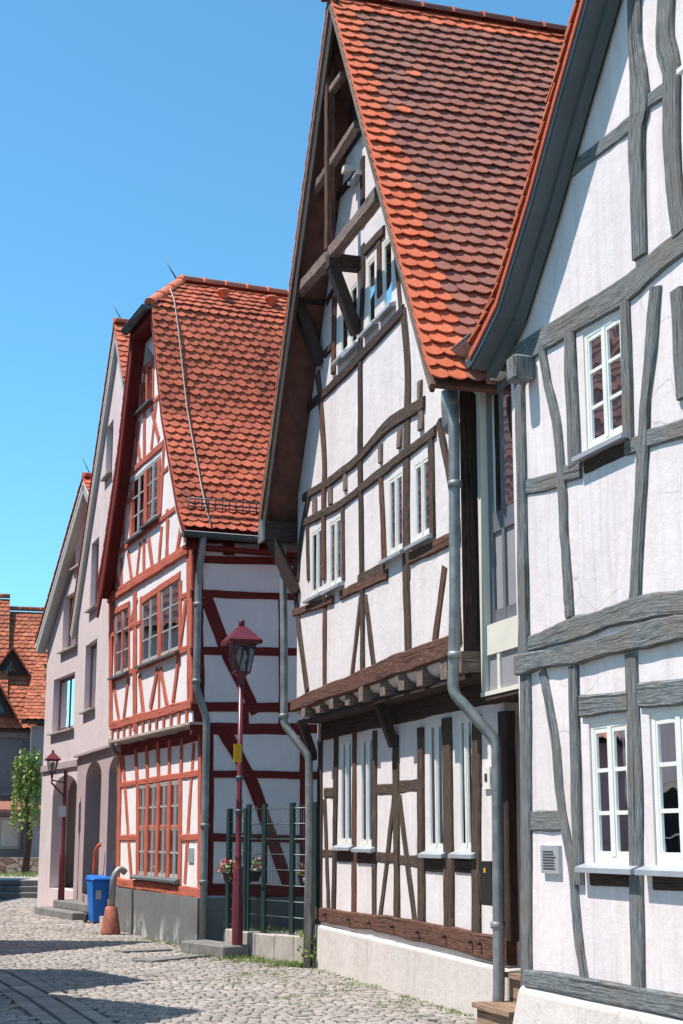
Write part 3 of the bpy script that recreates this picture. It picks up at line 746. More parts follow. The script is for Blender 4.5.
# rain hopper under the gutter
mb = MB(); c = FB.P(*FB.inv((450, 404), .42), .42); mb.lathe(c, [(.055, -.28), (.075, -.2), (.085, 0), (.08, .12)], 14); mb.build('hopper', M['zinc'], bh)
downpipe(bh, [FB.P(5.36, 5.46, .45), FB.P(*FB.inv((283, 558), .38), .38), FB.P(*FB.inv((284, 640), .38), .38), FB.P(*FB.inv((284, 724), .38), .38), FB.P(*FB.inv((309, 757), .10), .10), FB.P(*FB.inv((309, 850), .1), .1), FB.P(*FB.inv((307, 968), .12), .12)], .050,
         collars=[FB.P(*FB.inv((284, 716), .38), .38), FB.P(*FB.inv((308, 880), .1), .1)])
gutter('gutter', bh, FB.P(5.52, 5.55, VO - .05), FB.P(5.52, 5.50, -7), .07)
mb = MB(); mb.tube([FB.P(5.26, -.1, .03), FB.P(5.26, .5, .03), FB.P(5.2, .6, -.02), FB.P(5.18, 3.2, -.02)], .012, 6); mb.build('cable', M['black'], bh)
# letter box, house number
mb = MB(); rc = pxrect(FB, (481, 861), (493, 906), GW + .12); mb.box(FB, rc[0], rc[1] , rc[2], rc[3], GW + .01, GW + .13); o_ = mb.build('letter_box', M['black'], bh)
mb2 = MB(); mb2.box(FB, rc[1] - .13, rc[1] - .09, rc[3] - .1, rc[3] - .06, GW + .13, GW + .133); mb2.build('sticker', M['yellow'], o_)
nr = MB(); c = FB.inv((486, 778), GW + .03); nr.box(FB, c[0] - .09, c[0] + .09, c[1] - .10, c[1] + .10, GW, GW + .03); o_ = nr.build('bell_box', M['frame_white'], bh)
nr = MB(); nr.box(FB, c[0] - .03, c[0] + .03, c[1] - .03, c[1] + .04, GW + .03, GW + .035); nr.build('button', M['ink'], o_)

# ================================================================== INFILL between brown and grey
FI = .16
ih = thing('infill_house', FB.P(-1.2, 0, -1), 'narrow cream and grey bay squeezed between brown and grey timber houses', 'house')
iu1 = -.93
gu1_ = FG.inv((521.5, 800), 0)[0]
_c = FG.P(gu1_, 0, -.10) - FB.O; iu0 = _c.dot(FB.d) - .04
def II(p): return FB.inv(p, FI)
mb = MB(); mb.box(FB, iu1, iu1 + .10, 2.86, 5.95, FI - .15, FI); mb.box(FB, iu0, iu0 + .1, 2.86, 5.95, FI - .15, FI); mb.build('post', M['cream'], ih)
mb = MB(); mb.box(FB, iu0 + .101, iu1 - .001, 3.18, 3.45, FI - .15, FI - .005); mb.box(FB, iu0, iu1 + .1, 2.82, 2.858, FI - .3, FI + .01); mb.build('rail', M['cream'], ih)
mb = MB(); mb.box(FB, iu0 + .101, iu1 - .001, 2.86, 3.178, FI - .10, FI - .03); mb.build('lower_panel', M['panel_grey'], ih)
mb = MB()
mb.box(FB, -1.24, -1.18, 2.86, 3.178, FI - .029, FI - .01)
mb.build('batten', M['cream'], ih)
wrc = (iu0 + .101, iu1 - .002, 3.452, 5.66)
dw = MB(); z0, z1 = wrc[2], wrc[3]; zm = 4.42; fo = FI - .06
us = [wrc[0], wrc[0] + .4, wrc[0] + .82, wrc[1]]
for u0_, u1_ in ((wrc[1] - .09, wrc[1]), (wrc[1] - .36, wrc[1] - .30), (wrc[0], wrc[0] + .06)): dw.box(FB, u0_, u1_, z0, z1, fo - .06, fo)
for a_, b_ in ((z0, z0 + .13), (zm - .13, zm + .05), (z1 - .08, z1)): dw.box(FB, wrc[0] + .06, wrc[1] - .10, a_, b_, fo - .055, fo - .004)
dwo = dw.build('window', M['door_grey'], ih)
mb = MB(); mb.box(FB, wrc[0] + .05, wrc[1] - .1, z0 + .05, zm - .05, fo - .05, fo - .025); mb.build('lower_panel', M['panel_grey'], dwo)
mb = MB(); mb.face([mb.vert(FB.P(u, z, fo - .01)) for u, z in rect(wrc[0], wrc[1], zm, z1)]); mb.build('pane', M['glass'], dwo)
mb = MB(); mb.box(FB, iu0, iu1, z0, z1, fo - .7, fo - .62); mb.build('room_lining', M['inside'], dwo)
mb = MB(); mb.box(FB, iu0, iu1 + .1, 5.662, 5.98, FI - .15, FI + .02)
mb.hexa([FB.P(iu0, 5.80, FI + .021), FB.P(iu1 + .18, 5.80, FI + .021), FB.P(iu1 + .18, 5.80, FI + .20), FB.P(iu0, 5.80, FI + .20), FB.P(iu0, 6.02, FI + .021), FB.P(iu1 + .18, 6.02, FI + .021), FB.P(iu1 + .18, 6.02, FI + .20), FB.P(iu0, 6.02, FI + .20)])
mb.build('cornice', M['cream'], ih)
gutter('gutter', ih, FB.P(-.35, 6.0, .40), FB.P(iu0 + .0, 5.98, .40), .085)
mb = MB(); mb.hexa([FB.P(iu0, 6.03, .25), FB.P(iu1 + .15, 6.03, .25), FB.P(iu1 + .15, 8.5, -2.5), FB.P(iu0, 8.5, -2.5), FB.P(iu0, 6.08, .25), FB.P(iu1 + .15, 6.08, .25), FB.P(iu1 + .15, 8.55, -2.5), FB.P(iu0, 8.55, -2.5)]); mb.build('roof', M['tile_old'], ih)
mb = MB(); mb.box(FB, iu0, iu1 + .1, 2.78, 2.819, -1.6, FI); mb.build('bay_floor', M['dark'], ih)
mb = MB(); mb.box(FB, iu0 - .1, -.84, .3, 2.78, -1.7, -1.6); mb.build('door_wall', M['dark'], ih)
# back door deep in the niche
mb = MB(); mb.box(FB, iu0 + .05, -.95, .45, 2.4, -1.598, -1.55); mb.build('door', M['door_grey'], ih)
# steps in front of the niche
stp = thing('wooden_steps', FB.P(-1.2, 0, .2), 'small worn wooden steps between the two right-hand houses', 'steps')
mb = MB(); mb.box(FB, -1.70, -.93, -.02, .17, -.05, .30); mb.build('riser', M['step_wood'], stp)
mb = MB(); mb.box(FB, -1.72, -.91, .172, .215, -.08, .34); mb.build('tread', M['step_wood'], stp)
mb = MB(); mb.box(FB, -1.72, -.95, .216, .41, -1.5, .0); mb.build('riser', M['step_wood'], stp)
mb = MB(); mb.box(FB, -1.74, -.93, .412, .455, -1.5, .04); mb.build('tread', M['step_wood'], stp)

# ================================================================== GREY HOUSE
gh = thing('timber_house', FG.P(-4.5, 0, -3), 'white house with old grey timbers and grey painted barge boards at the right edge', 'house', 'half-timbered houses in a row')
GO = .0; gy = M['grey']
gu1 = FG.inv((521.5, 800), 0)[0]; gu0 = -8.7; gau = -4.55
vpx = [(470, 353), (478, 338), (497, 299), (529, 193), (556, 93), (582, 0)]
VG = .27
vprof = [FG.inv(p, VG) for p in vpx]
du, dz = vprof[-1][0] - vprof[-3][0], vprof[-1][1] - vprof[-3][1]
vprof.append((gau, vprof[-1][1] + (gau - vprof[-1][0]) * dz / du))
gaz = vprof[-1][1]
def gtop(u, k=.14):
    uu = u if u > gau else 2 * gau - u
    for (a, za), (b, zb_) in zip(vprof[:-1], vprof[1:]):
        if b <= uu <= a: return za + (zb_ - za) * (uu - a) / (b - a) - k
    return vprof[0][1] - k
WGl = [pxrect(FG, g3((390, 505))[0], g4((527, 262))[0], GO), pxrect(FG, g3((577, 474))[0], (712, 866), GO)]
WGu = [pxrect(FG, g2((372, 137))[0], g2((508, 442))[0], GO)]
t_ = WGl[0]; WGl[1] = (WGl[1][0], WGl[1][1], t_[2], WGl[1][3])
WGt = [(-4.9, -4.1, *[FG.inv((683, 62), 0)[1], FG.inv((683, 62), 0)[1] + 1.1])]
cu = FG.inv((681, 64), .08); WGt = [(cu[0] - .95, cu[0] - .07, cu[1], cu[1] + 1.1)]
outer = [(gu1, .3), (gu0, .3)] + [(u, gtop(u)) for u in (gu0, gau)] + [(u, gtop(u)) for u, z in reversed(vprof[1:-1]) if u < gu1] + [(gu1, gtop(gu1))]
gw = wall(FG, 'wall', gh, M['grey_house'], outer, [hole(x) for x in WGl + WGu + WGt], GO)
mb = MB(); mb.box(FG, gu1 - .2, gu1, 0, gtop(gu1), -7, GO - .181); mb.box(FG, gu0, gu0 + .2, 0, gtop(gu0), -7, GO - .181); mb.build('wall', M['grey_house'], gh)
mb = MB(); a = [mb.vert(FG.P(u, z, -7)) for u, z in ((gu1, 0), (gu0, 0), (gu0, gtop(gu0)), (gau, gtop(gau)), (gu1, gtop(gu1)))]; mb.face(a); mb.build('wall', M['grey_house'], gh)
mb = MB(); mb.hexa([FG.P(-.10, -.3, -.3), FG.P(-8.8, -.3, -.3), FG.P(-8.8, -.3, .14), FG.P(-.06, -.3, .14), FG.P(-.26, .51, -.3), FG.P(-8.8, .51, -.3), FG.P(-8.8, .49, .05), FG.P(-.26, .49, .05)])
pl = mb.build('plinth', M['plinth'], gh); mod = pl.modifiers.new('b', 'BEVEL'); mod.width = .07; mod.segments = 4
for x in WGl: window(FG, gh, x, GO, M['frame_white'], 2, 3, .06, .028, .07, sill=M['sill'], sillout=.09, depth=.015, sillw=.12, curtain=M['blind'], cfrac=.2)
for x in WGu: window(FG, gh, x, GO, M['frame_white'], 2, 3, .055, .026, .06, sill=M['sill'], sillout=.09, depth=.01, sillw=.08)
for x in WGt: window(FG, gh, x, GO, M['frame_white'], 2, 3, .055, .026, .06, sill=M['frame_white'], sillout=.10, depth=.045, sillw=.10)
for x in WGl + WGu: beam(FG, 'rail', gh, [(x[0] - .03, x[2] - .11), (x[1] + .03, x[2] - .11)], .10, M['dark'], GO, proud=.012, uvpts=True)  # dark board under each sill stands in for its shadow band
for pts, w_ in (
    (g2((180, 200), (183, 400), (188, 600), (193, 931)) + g3((197, 290)), [.16, .14, .15, .16, .17]),
    (g3((198, 340), (200, 745)) + g4((202, 645)), [.17, .17, .19]),
    (g1((538, -60), (540, 120), (548, 210), (556, 330), (546, 420), (548, 620), (553, 800)), [.17, .17, .2, .26, .21, .19, .17]),
    (g1((640, -80), (632, 120), (652, 220), (650, 400), (662, 560), (680, 725)), [.2, .22, .2, .2, .18, .18]),
    (g2((337, 130), (342, 300), (352, 545)), .16), (g2((507, 35), (520, 468)), .12),
    (g2((602, -10), (588, 180), (572, 330), (563, 500), (556, 640), (541, 931)) + g3((538, 128)), [.13, .14, .13, .15, .14, .13, .13]),
    (g2((668, 0), (690, 335)), .14), (g3((350, 330), (358, 745)) + g4((366, 325)), .13),
    (g3((524, 290), (540, 745)) + g4((548, 650)), [.16, .18, .17]),
    ([(700, -40), (712, 120), (722, 240)], .18), ([(735, 700), (745, 1010)], .2)):
    beam(FG, 'post', gh, pts, w_, gy, GO, proud=.03)
for pts, w_ in (
    (g1((330, 535), (430, 455), (530, 375)), .13), (g1((575, 318), (630, 278)), .12),
    (g2((150, 225), (240, 160), (330, 108), (450, 35), (530, -15)) + g1((620, 800), (740, 715)), [.22, .22, .21, .2, .2, .19, .19]),
    (g2((197, 612), (300, 588)), .13), (g2((322, 570), (372, 556)), .13), (g2((510, 492), (556, 478)), .12), (g2((575, 462), (720, 418)), .14),
    (g3((370, 455), (520, 438)), .16), (g3((552, 422), (740, 400)), .17), (g4((215, 128), (310, 128)), .15)):
    beam(FG, 'rail', gh, pts, w_, gy, GO, proud=.024)
beam(FG, 'jetty_beam', gh, g3((212, 262), (285, 240), (350, 213), (420, 190), (480, 168), (600, 140), (683, 133), (760, 118)), [.13, .155, .175, .165, .16, .18, .18, .18], gy, GO, proud=.03, back=.05, wob=1.2)
beam(FG, 'jetty_beam', gh, g3((178, 328), (250, 312), (350, 294), (450, 266), (550, 238), (683, 213), (760, 198)), [.15, .15, .155, .155, .165, .17, .17], gy, GO, proud=.05, back=.05, wob=1.3)
for pts, w_ in ((g2((250, 185), (268, 290), (292, 400), (306, 520), (314, 640), (318, 760), (331, 931)) + g3((336, 178)), [.10, .1, .12, .11, .13, .11, .11, .11]),
                (g3((250, 345), (270, 450), (292, 590), (306, 745)) + g4((328, 200), (345, 300), (360, 470), (380, 618)), [.11, .11, .12, .11, .12, .12, .13, .12])):
    beam(FG, 'brace', gh, pts, w_, gy, GO, proud=.027)
beam(FG, 'sill_beam', gh, g4((205, 618), (300, 628), (400, 650), (540, 675), (760, 718)), [.13, .14, .15, .15, .15], gy, GO, proud=.045, wob=.5)
# roof with the flared verge
for mir in (0, 1):
    pf = [((2 * gau - u) if mir else u, z) for u, z in vprof]
    ext = [(FG.P(u, z, VG), FG.P(u, z, VG - 7.6)) for u, z in pf]
    mb = MB(); prev = None
    for (u, z), (pa, pb) in zip(pf, ext):
        q = [mb.vert(pa), mb.vert(pb), mb.vert(pb - Vector((0, 0, .07))), mb.vert(pa - Vector((0, 0, .07)))]
        if prev:
            for k in range(4): mb.face([prev[k], prev[(k + 1) % 4], q[(k + 1) % 4], q[k]])
        else: mb.face(q)
        prev = q
    mb.face(prev[::-1]); rf = mb.build('roof', M['barge_grey'], gh)
    # barge boards and soffit (grey paint), stepped towards the wall
    for nm, k0, k1, o0, o1, mm in (('bargeboard', .045, .085, VG - .04, VG - .005, M['barge_grey']), ('soffit_board', .085, .11, .02, VG - .02, M['barge_grey']), ('inner_board', .11, .155, .03, .12, M['barge_grey']), ('copper_edge', .0, .045, VG - .03, VG + .012, M['orange_rail'])):
        mb = MB(); prev = None
        for u, z in pf:
            q = [mb.vert(FG.P(u, z - k0 * 1.3, o0)), mb.vert(FG.P(u, z - k0 * 1.3, o1)), mb.vert(FG.P(u, z - k1 * 1.3, o1)), mb.vert(FG.P(u, z - k1 * 1.3, o0))]
            if prev:
                for k in range(4): mb.face([prev[k], prev[(k + 1) % 4], q[(k + 1) % 4], q[k]])
            else: mb.face(q)
            prev = q
        mb.face(prev[::-1]); mb.build(nm, mm, rf)
    hd = FG.d * (-1 if not mir else 1)
    prof = [(abs(u - pf[0][0]), z - pf[0][1]) for u, z in pf]
    tiles('tiles', rf, [M['tile_old'], M['tile_new']], FG.P(pf[0][0], pf[0][1] + .01, VG + .03), -FG.n, hd, 7.6, prof, w=.17, ex=.15, pick=lambda a, s, t: 1 if a < .2 else 0)
    gutter('gutter', rf, FG.P(pf[0][0] + (.07 if not mir else -.07), pf[0][1] - .03, VG - .02), FG.P(pf[0][0] + (.07 if not mir else -.07), pf[0][1] - .03, -7), .075, M['zinc_dark'])
ridge('ridge_tiles', gh, M['tile_new'], FG.P(gau, gaz + .05, VG), FG.P(gau, gaz + .05, -7), .13)
# carved eave corner block
mb = MB(); u, z = FG.inv((512, 368), .18); mb.box(FG, u - .09, u + .08, z - .11, z + .10, .02, .20); cb = mb.build('corner_block', gy, gh); mod = cb.modifiers.new('b', 'BEVEL'); mod.width = .02
# plaque with lines of writing
rc = pxrect(FG, g4((240, 203))[0], g4((298, 292))[0], .03); mb = MB(); mb.box(FG, *rc, .0, .03); pq = mb.build('plaque', M['plaque'], gh)
mb = MB()
for k in range(7):
    zz = rc[3] - .04 - k * (rc[3] - rc[2] - .06) / 7; mb.box(FG, rc[0] + .04 + random.random() * .05, rc[1] - .04, zz - .012, zz, .03, .0315)
mb.build('lettering', M['ink'], pq)

# ================================================================== RED HOUSE
rh = thing('timber_house', FR.P(2.4, 0, -3), 'white house with red timber framing, half-hipped red roof and grey plinth', 'house', 'half-timbered houses in a row')
RU = .15; RG = -.05; RV = .42
Wr0 = pxrect(FR, q5((120, 190))[0], q5((249, 480))[0], RG)
def pr(a, b, o=RU): return pxrect(FR, a, b, o)
Wr1 = [pr(q4((113, 282))[0], q4((152, 468))[0]), pr(q4((195, 240))[0], q4((242, 430))[0]), pr(q4((254, 208))[0], q4((308, 402))[0])]
z0_ = (Wr1[1][2] + Wr1[2][2]) / 2; z1_ = (Wr1[1][3] + Wr1[2][3]) / 2
Wr1 = [Wr1[0], (*Wr1[1][:2], z0_, z1_), (*Wr1[2][:2], z0_, z1_)]
Wr2 = [pr(q3((162, 682))[0], q3((204, 835))[0]), pr(q3((208, 640))[0], q3((246, 795))[0])]
Wr3 = [pr(q3((190, 342))[0], q3((227, 430))[0])]
rau = (FR.inv(q3((320, 838))[0], RV)[0] + FR.inv((97, 602), RV)[0]) / 2
_ff = 5.3; rau = 2.75; hb = .74
hipL = FR.inv(q3((138, 192))[0], RV); hipR = FR.inv(q3((222, 165))[0], RV)
hz = (hipL[1] + hipR[1]) / 2
# roof profile: flared foot then straight to the ridge
vR = [FR.inv(p, RV) for p in (q3((320, 838))[0], q3((300, 765))[0], q3((275, 640))[0], q3((250, 470))[0], q3((213, 180))[0])]
rp = [(0, 0)] + [(max(.02, u - vR[0][0]), z - vR[0][1]) for u, z in vR[1:]]
reu0 = vR[0][0]; rez = vR[0][1]
ax = rau - reu0
_rz = FR.inv((183, 277), RV - hb)[1] - .09; kf = (_ff - rau) / ax; hu = 2.06; hz = 10.44
rp = [(0, 0), rp[1], rp[3], (hu - reu0, hz - rez), (ax, _rz - rez)]; rpf = [(x * kf, z) for x, z in rp]
raz = _rz
def zp(x):
    for (a, za), (b, zb_) in zip(rp[:-1], rp[1:]):
        if x <= b: return za + (zb_ - za) * (x - a) / (b - a)
    return rp[-1][1]
def um(u): return rau + (rau - u) * kf
def rtop(u, k=.22):
    x = (u - reu0) if u < rau else (rau - (u - rau) / kf - reu0)
    return rez + zp(max(0, x)) - k
rw0, rw1 = -.02, 4.98
zrj = 3.42
wall(FR, 'wall', rh, M['red_white'], rect(rw0, rw1, .5, zrj + .1), [hole(Wr0)], RG)
xh = hu - .02; _md = [(rp[2][0] + reu0), (rp[1][0] + reu0)]
wall(FR, 'wall', rh, M['red_white'], [(rw0, zrj), (rw1, zrj), (rw1, rtop(rw1))] + [(um(u), rtop(u)) for u in _md[::-1] if um(u) < rw1] + [(um(xh), hz - .25), (xh, hz - .25)] + [(u, rtop(u)) for u in _md if u > rw0] + [(rw0, rtop(rw0))], [hole(x) for x in Wr1 + Wr2 + Wr3], RU)
# side wall facing the viewer
FS = side(FR, rw0, RU)
def SS(*pts): return list(pts)
mb = MB(); mb.box(FR, rw0 + .001, rw0 + .2, .5, rtop(rw0), -9, RU - .181); mb.build('wall', M['side_white'], rh)
mb = MB(); mb.box(FR, rw1 - .2, rw1, .5, zrj - .17, -9, RG - .181); mb.box(FR, rw1 - .2, rw1 + .001, zrj - .169, rtop(rw1), -9, RU - .181); mb.build('wall', M['red_white'], rh)
mb = MB(); a = [mb.vert(FR.P(u, z, -9)) for u, z in ((rw0, 0), (rw1, 0), (rw1, rtop(rw1)), (rau, rtop(rau)), (rw0, rtop(rw0)))]; mb.face(a); mb.build('wall', M['red_white'], rh)
mb = MB(); mb.box(FR, -.08, 5.03, -.4, .72, -9, .03); mb.build('plinth', M['plinth_grey'], rh)
rm = M['red']; rdk = M['red_dark']
s_ = FS.P(0, 0, 0)
def sb(name, pts, w_, **k): beam(FS, name, rh, pts, w_, rdk, 0.0, proud=.02, **k)  # side timbers take the darker red as painted shade
for pts, w_ in ((q4((350, 122), (680, 130)), .12), (q4((345, 227), (690, 240)), .11), (q4((345, 405), (700, 410)), .12), (q4((345, 578), (690, 583)), .14),
                (q4((345, 648), (700, 650)), .17), (q4((345, 62), (690, 68)), .10), (q5((335, 10), (700, 16)), .14), (q5((335, 155), (700, 160)), .11),
                (q5((335, 352), (700, 358)), .12), (q5((335, 515), (700, 518)), .17)):
    sb('rail', pts, w_)
for pts, w_ in ((q4((365, 95), (370, 640)), .17), (q4((628, 240), (628, 640)), .12), (q4((462, 70), (462, 110)), .18), (q4((572, 70), (572, 110)), .16), (q5((335, 20), (333, 520)), .18), (q5((630, 20), (632, 510)), .11), (q4((515, 597), (515, 635)), .1)):
    sb('post', pts, w_)
sb('brace', q4((392, 240), (430, 345), (465, 430), (510, 520), (548, 600)), [.2, .2, .19, .18, .17])
sb('brace', q5((385, 20), (440, 120), (475, 190), (510, 290), (590, 515)), [.22, .2, .19, .18, .17])
# facade timbers: ground storey
def fb(name, pts, w_, off=RG, m_=None, **k): beam(FR, name, rh, pts, w_, m_ or rm, off, **k)
fb('post', q5((315, 25), (313, 530)), .24); fb('post', q5((65, 85), (57, 490)), .22)
for x0, y0, x1, y1 in ((112, 78, 118, 182), (148, 68, 150, 178), (182, 58, 184, 172), (218, 50, 217, 165), (256, 44, 254, 160)): fb('post', q5((x0, y0), (x1, y1)), .14)
fb('post', q5((119, 185), (118, 482)), .17); fb('post', q5((251, 162), (249, 500)), .18)
fb('rail', q5((60, 190), (310, 152)), .10); fb('rail', q5((58, 354), (118, 352)), .10); fb('rail', q5((250, 354), (312, 350)), .10)
fb('brace', q5((72, 95), (98, 480)), .16, proud=.016); fb('brace', q5((292, 60), (264, 495)), .16, proud=.016)
fb('sill_beam', q5((55, 490), (318, 527)), .15, proud=.035)
# ground storey window: four lights, two rows with red posts
wr = window(FR, rh, Wr0, RG, M['frame_grey'], 8, 4, .03, .03, .045, sill=M['sill_dark'], sillout=.10, depth=-.012, curtain=M['blind'], cfrac=.5)
for k in range(1, 4):
    uu_ = Wr0[0] + (Wr0[1] - Wr0[0]) * k / 4; fb('post', [(uu_, Wr0[2]), (uu_, Wr0[3])], .19, uvpts=True, proud=.028, back=.0)
zz = (Wr0[2] + Wr0[3]) / 2 + .03; fb('rail', [(Wr0[0], zz), (Wr0[1], zz)], .07, uvpts=True, proud=.01, back=.03)
rc = pxrect(FR, q5((277, 385))[0], q5((292, 430))[0], RG); mb = MB(); mb.box(FR, *rc, RG, RG + .02); mb.build('plaque', M['plaque'], rh)
# jetty with joist ends
fb('jetty_beam', [(rw0, zrj + .10), (rw1, zrj + .10)], .15, RU, proud=.03, uvpts=True)
mb = MB(); mb.box(FR, rw0, rw1, zrj - .165, zrj + .02, RG - .05, RU + .0); mb.build('jetty_plaster', M['red_white'], rh)
nj = 12
for k in range(nj):
    u = rw0 + .25 + (rw1 - rw0 - .4) * k / (nj - 1); mb = MB(); mb.box(FR, u - .055, u + .055, zrj - .16, zrj + .02, RG, RU + .022); mb.build('joist_end', rm, rh)
mb = MB(); mb.box(FR, rw0 - .03, rw1 + .03, zrj - .205, zrj - .166, RG, RU + .05); mb.build('ledge', M['stone_pale'], rh)
fb('rail', [(rw0, zrj - .33), (rw1, zrj - .33)], .2, RG, rdk, uvpts=True)  # top beam in the darker red, jetty shade painted in
# first floor
def fu(name, pts, w_, **k): beam(FR, name, rh, pts, w_, rm, RU, **k)
fu('post', q4((341, 95), (343, 575)), .26); fu('post', q4((97, 245), (98, 640)), .2)
fu('post', q1((463, 452), (463, 925)), .21); fu('post', q4((191, 240), (190, 450)), .15); fu('post', q4((248, 215), (248, 425)), .20); fu('post', q4((313, 190), (312, 410)), .16)
fu('post', q4((110, 280), (110, 480)), .09); fu('post', q4((154, 268), (154, 470)), .09); fu('post', q4((133, 285), (133, 470)), .08)
fu('rail', q4((195, 250), (313, 170)), .13); fu('rail', q4((108, 285), (155, 262)), .12)
fu('rail', q4((97, 358), (112, 352)), .09); fu('rail', q4((154, 332), (193, 315)), .09); fu('rail', q4((313, 240), (335, 232)), .09)
fu('rail', q4((97, 500), (190, 458), (335, 398)), .10)
for pts in (q1((388, 755), (408, 895)), q1((440, 745), (424, 885)), q1((478, 735), (492, 870)), q1((540, 715), (515, 850)), q1((550, 715), (573, 842)), q1((638, 475), (592, 832)), q1((446, 560), (470, 470))): fu('brace', pts, .15, proud=.016)
fu('post', q1((545, 712), (545, 850)), .10)
for r_ in Wr1: pass
# floor beams of the gable
fu('rail', q4((92, 250), (342, 93)), .12, proud=.05); fu('rail', q4((92, 234), (342, 76)), .07, proud=.03)
fu('rail', q3((112, 915), (160, 878), (300, 770)), .10); fu('rail', q3((136, 682), (262, 568)), .13); fu('rail', q3((158, 500), (246, 425)), .09)
fu('rail', q3((182, 350), (228, 315)), .10); fu('rail', q3((120, 780), (155, 745)), .09); fu('rail', q3((246, 670), (275, 645)), .09)
for pts, w_ in ((q3((160, 690), (160, 870)), .15), (q3((206, 655), (206, 840)), .16), (q3((248, 620), (247, 800)), .15), (q3((188, 345), (187, 465)), .09), (q3((210, 335), (209, 450)), .08), (q3((229, 315), (229, 435)), .09),
                (q3((202, 455), (202, 615)), .13), (q3((140, 750), (136, 900)), .14), (q4((130, 118), (131, 222)), .14), (q4((200, 60), (200, 180)), .14), (q3((272, 775), (272, 930)), .13)): fu('post', pts, w_)
for pts in (q3((172, 505), (188, 625)), q3((184, 500), (170, 640)), q3((238, 440), (222, 590)), q3((222, 460), (246, 560)), q3((262, 575), (250, 790)), q4((188, 70), (175, 195)), q4((215, 60), (228, 165)), q4((108, 130), (122, 225)), q4((150, 100), (165, 205)),
            q4((255, 20), (245, 150)), q4((275, 0), (268, 140)), q4((318, 10), (300, 110))): fu('brace', pts, .15, proud=.016)
for r_ in Wr1: window(FR, rh, r_, RU, M['frame_grey'], 2, 3, .04, .022, .05, sill=M['sill_dark'], sillout=.10, depth=-.008, curtain=M['blind'], cfrac=.4, sillw=.1)
for r_ in Wr2: window(FR, rh, r_, RU, M['frame_grey'], 2, 3, .04, .022, .05, sill=M['sill_dark'], sillout=.10, depth=-.008, curtain=M['blind'], cfrac=.4, sillw=.1)
for r_ in Wr3: window(FR, rh, r_, RU, rm, 2, 2, .06, .022, .06, sill=M['sill_dark'], sillout=.10, depth=.03, sillw=.08)
# roof
RRL = 9.6
for mir in (0, 1):
    mu = um if mir else (lambda u: u)
    pts = [(reu0 + x, rez + z) for x, z in rp]
    mb = MB(); T = []
    for i, (u, z) in enumerate(pts):
        fo_ = RV if i < 4 else RV - hb
        T.append((mb.vert(FR.P(mu(u), z, fo_)), mb.vert(FR.P(mu(u), z, RV - RRL))))
    Bm = [(mb.vert(mb.v[a] - Vector((0, 0, .09))), mb.vert(mb.v[b] - Vector((0, 0, .09)))) for a, b in T]
    for i in range(4):
        mb.face([T[i][0], T[i + 1][0], T[i + 1][1], T[i][1]]); mb.face([Bm[i][0], Bm[i][1], Bm[i + 1][1], Bm[i + 1][0]]); mb.face([T[i][0], Bm[i][0], Bm[i + 1][0], T[i + 1][0]])
    mb.face([T[0][0], T[0][1], Bm[0][1], Bm[0][0]])
    rf = mb.build('roof', rdk, rh)
    rq = rpf if mir else rp; ls = [math.dist(rq[i], rq[i + 1]) for i in range(4)]; sh = sum(ls[:3]); st = sum(ls)
    # hip line: from (a=0,s=sh) to (a=hb,s=st): keep a*(st-sh) - hb*(s-sh) >= 0 when s>sh
    tiles('tiles', rf, [M['tile_red'], M['tile_mortar']], FR.P(mu(reu0), rez, RV), -FR.n, FR.d * (-1 if mir else 1), RRL, rq, w=.170, ex=.152, planes=[(st - sh, -hb, hb * sh)], lift=.05, pick=lambda a, s, t: 0)
    # painted barge board
    for nm, k0, k1, o0, o1, mm in (('bargeboard', .03, .30, RV - .05, RV - .012, rdk if mir else M['cream']),):
        mb = MB(); prev = None
        kk1 = k1 if mir else .10
        for u, z in pts[:4]:
            q = [mb.vert(FR.P(mu(u), z - k0, o0)), mb.vert(FR.P(mu(u), z - k0, o1)), mb.vert(FR.P(mu(u), z - kk1 * 2.0, o1)), mb.vert(FR.P(mu(u), z - kk1 * 2.0, o0))]
            if prev:
                for k in range(4): mb.face([prev[k], prev[(k + 1) % 4], q[(k + 1) % 4], q[k]])
            else: mb.face(q)
            prev = q
        mb.face(prev[::-1]); mb.build(nm, mm, rf)
    mb = MB(); prev = None                                # red soffit
    for u, z in pts[:4]:
        q = [mb.vert(FR.P(mu(u), z - .20, RU)), mb.vert(FR.P(mu(u), z - .20, RV - .051)), mb.vert(FR.P(mu(u), z - .24, RV - .051)), mb.vert(FR.P(mu(u), z - .24, RU))]
        if prev:
            for k in range(4): mb.face([prev[k], prev[(k + 1) % 4], q[(k + 1) % 4], q[k]])
        prev = q
    mb.build('soffit', rdk, rf)
# front hip
mb = MB(); a_ = FR.P(hu, hz, RV); b_ = FR.P(um(hu), hz, RV); c_ = FR.P(rau, raz, RV - hb); dn = Vector((0, 0, .09))
T = [mb.vert(p) for p in (a_, b_, c_)]; B2 = [mb.vert(p - dn) for p in (a_, b_, c_)]; mb.face(T); mb.face(B2[::-1])
for k in range(3): mb.face([T[k], B2[k], B2[(k + 1) % 3], T[(k + 1) % 3]])
hp = mb.build('roof', rdk, rh); Lh = (b_ - a_).length; sl_ = math.hypot(hb, raz - hz)
tiles('tiles', hp, M['tile_red'], a_, FR.d, -FR.n, Lh, [(0, 0), (hb, raz - hz)], w=.170, ex=.152, planes=[(sl_, -Lh / 2, 0), (-sl_, -Lh / 2, sl_ * Lh)], lift=.04)
gutter('gutter', hp, a_ + FR.n * .08 - FR.d * .1 - Vector((0, 0, .04)), b_ + FR.n * .08 + FR.d * .1 - Vector((0, 0, .04)), .08, M['zinc_dark'])
mb = MB(); mb.box(FR, hu - .05, um(hu) + .05, hz - .22, hz - .02, RU - .05, RV - .01); mb.build('bargeboard', rdk, hp)
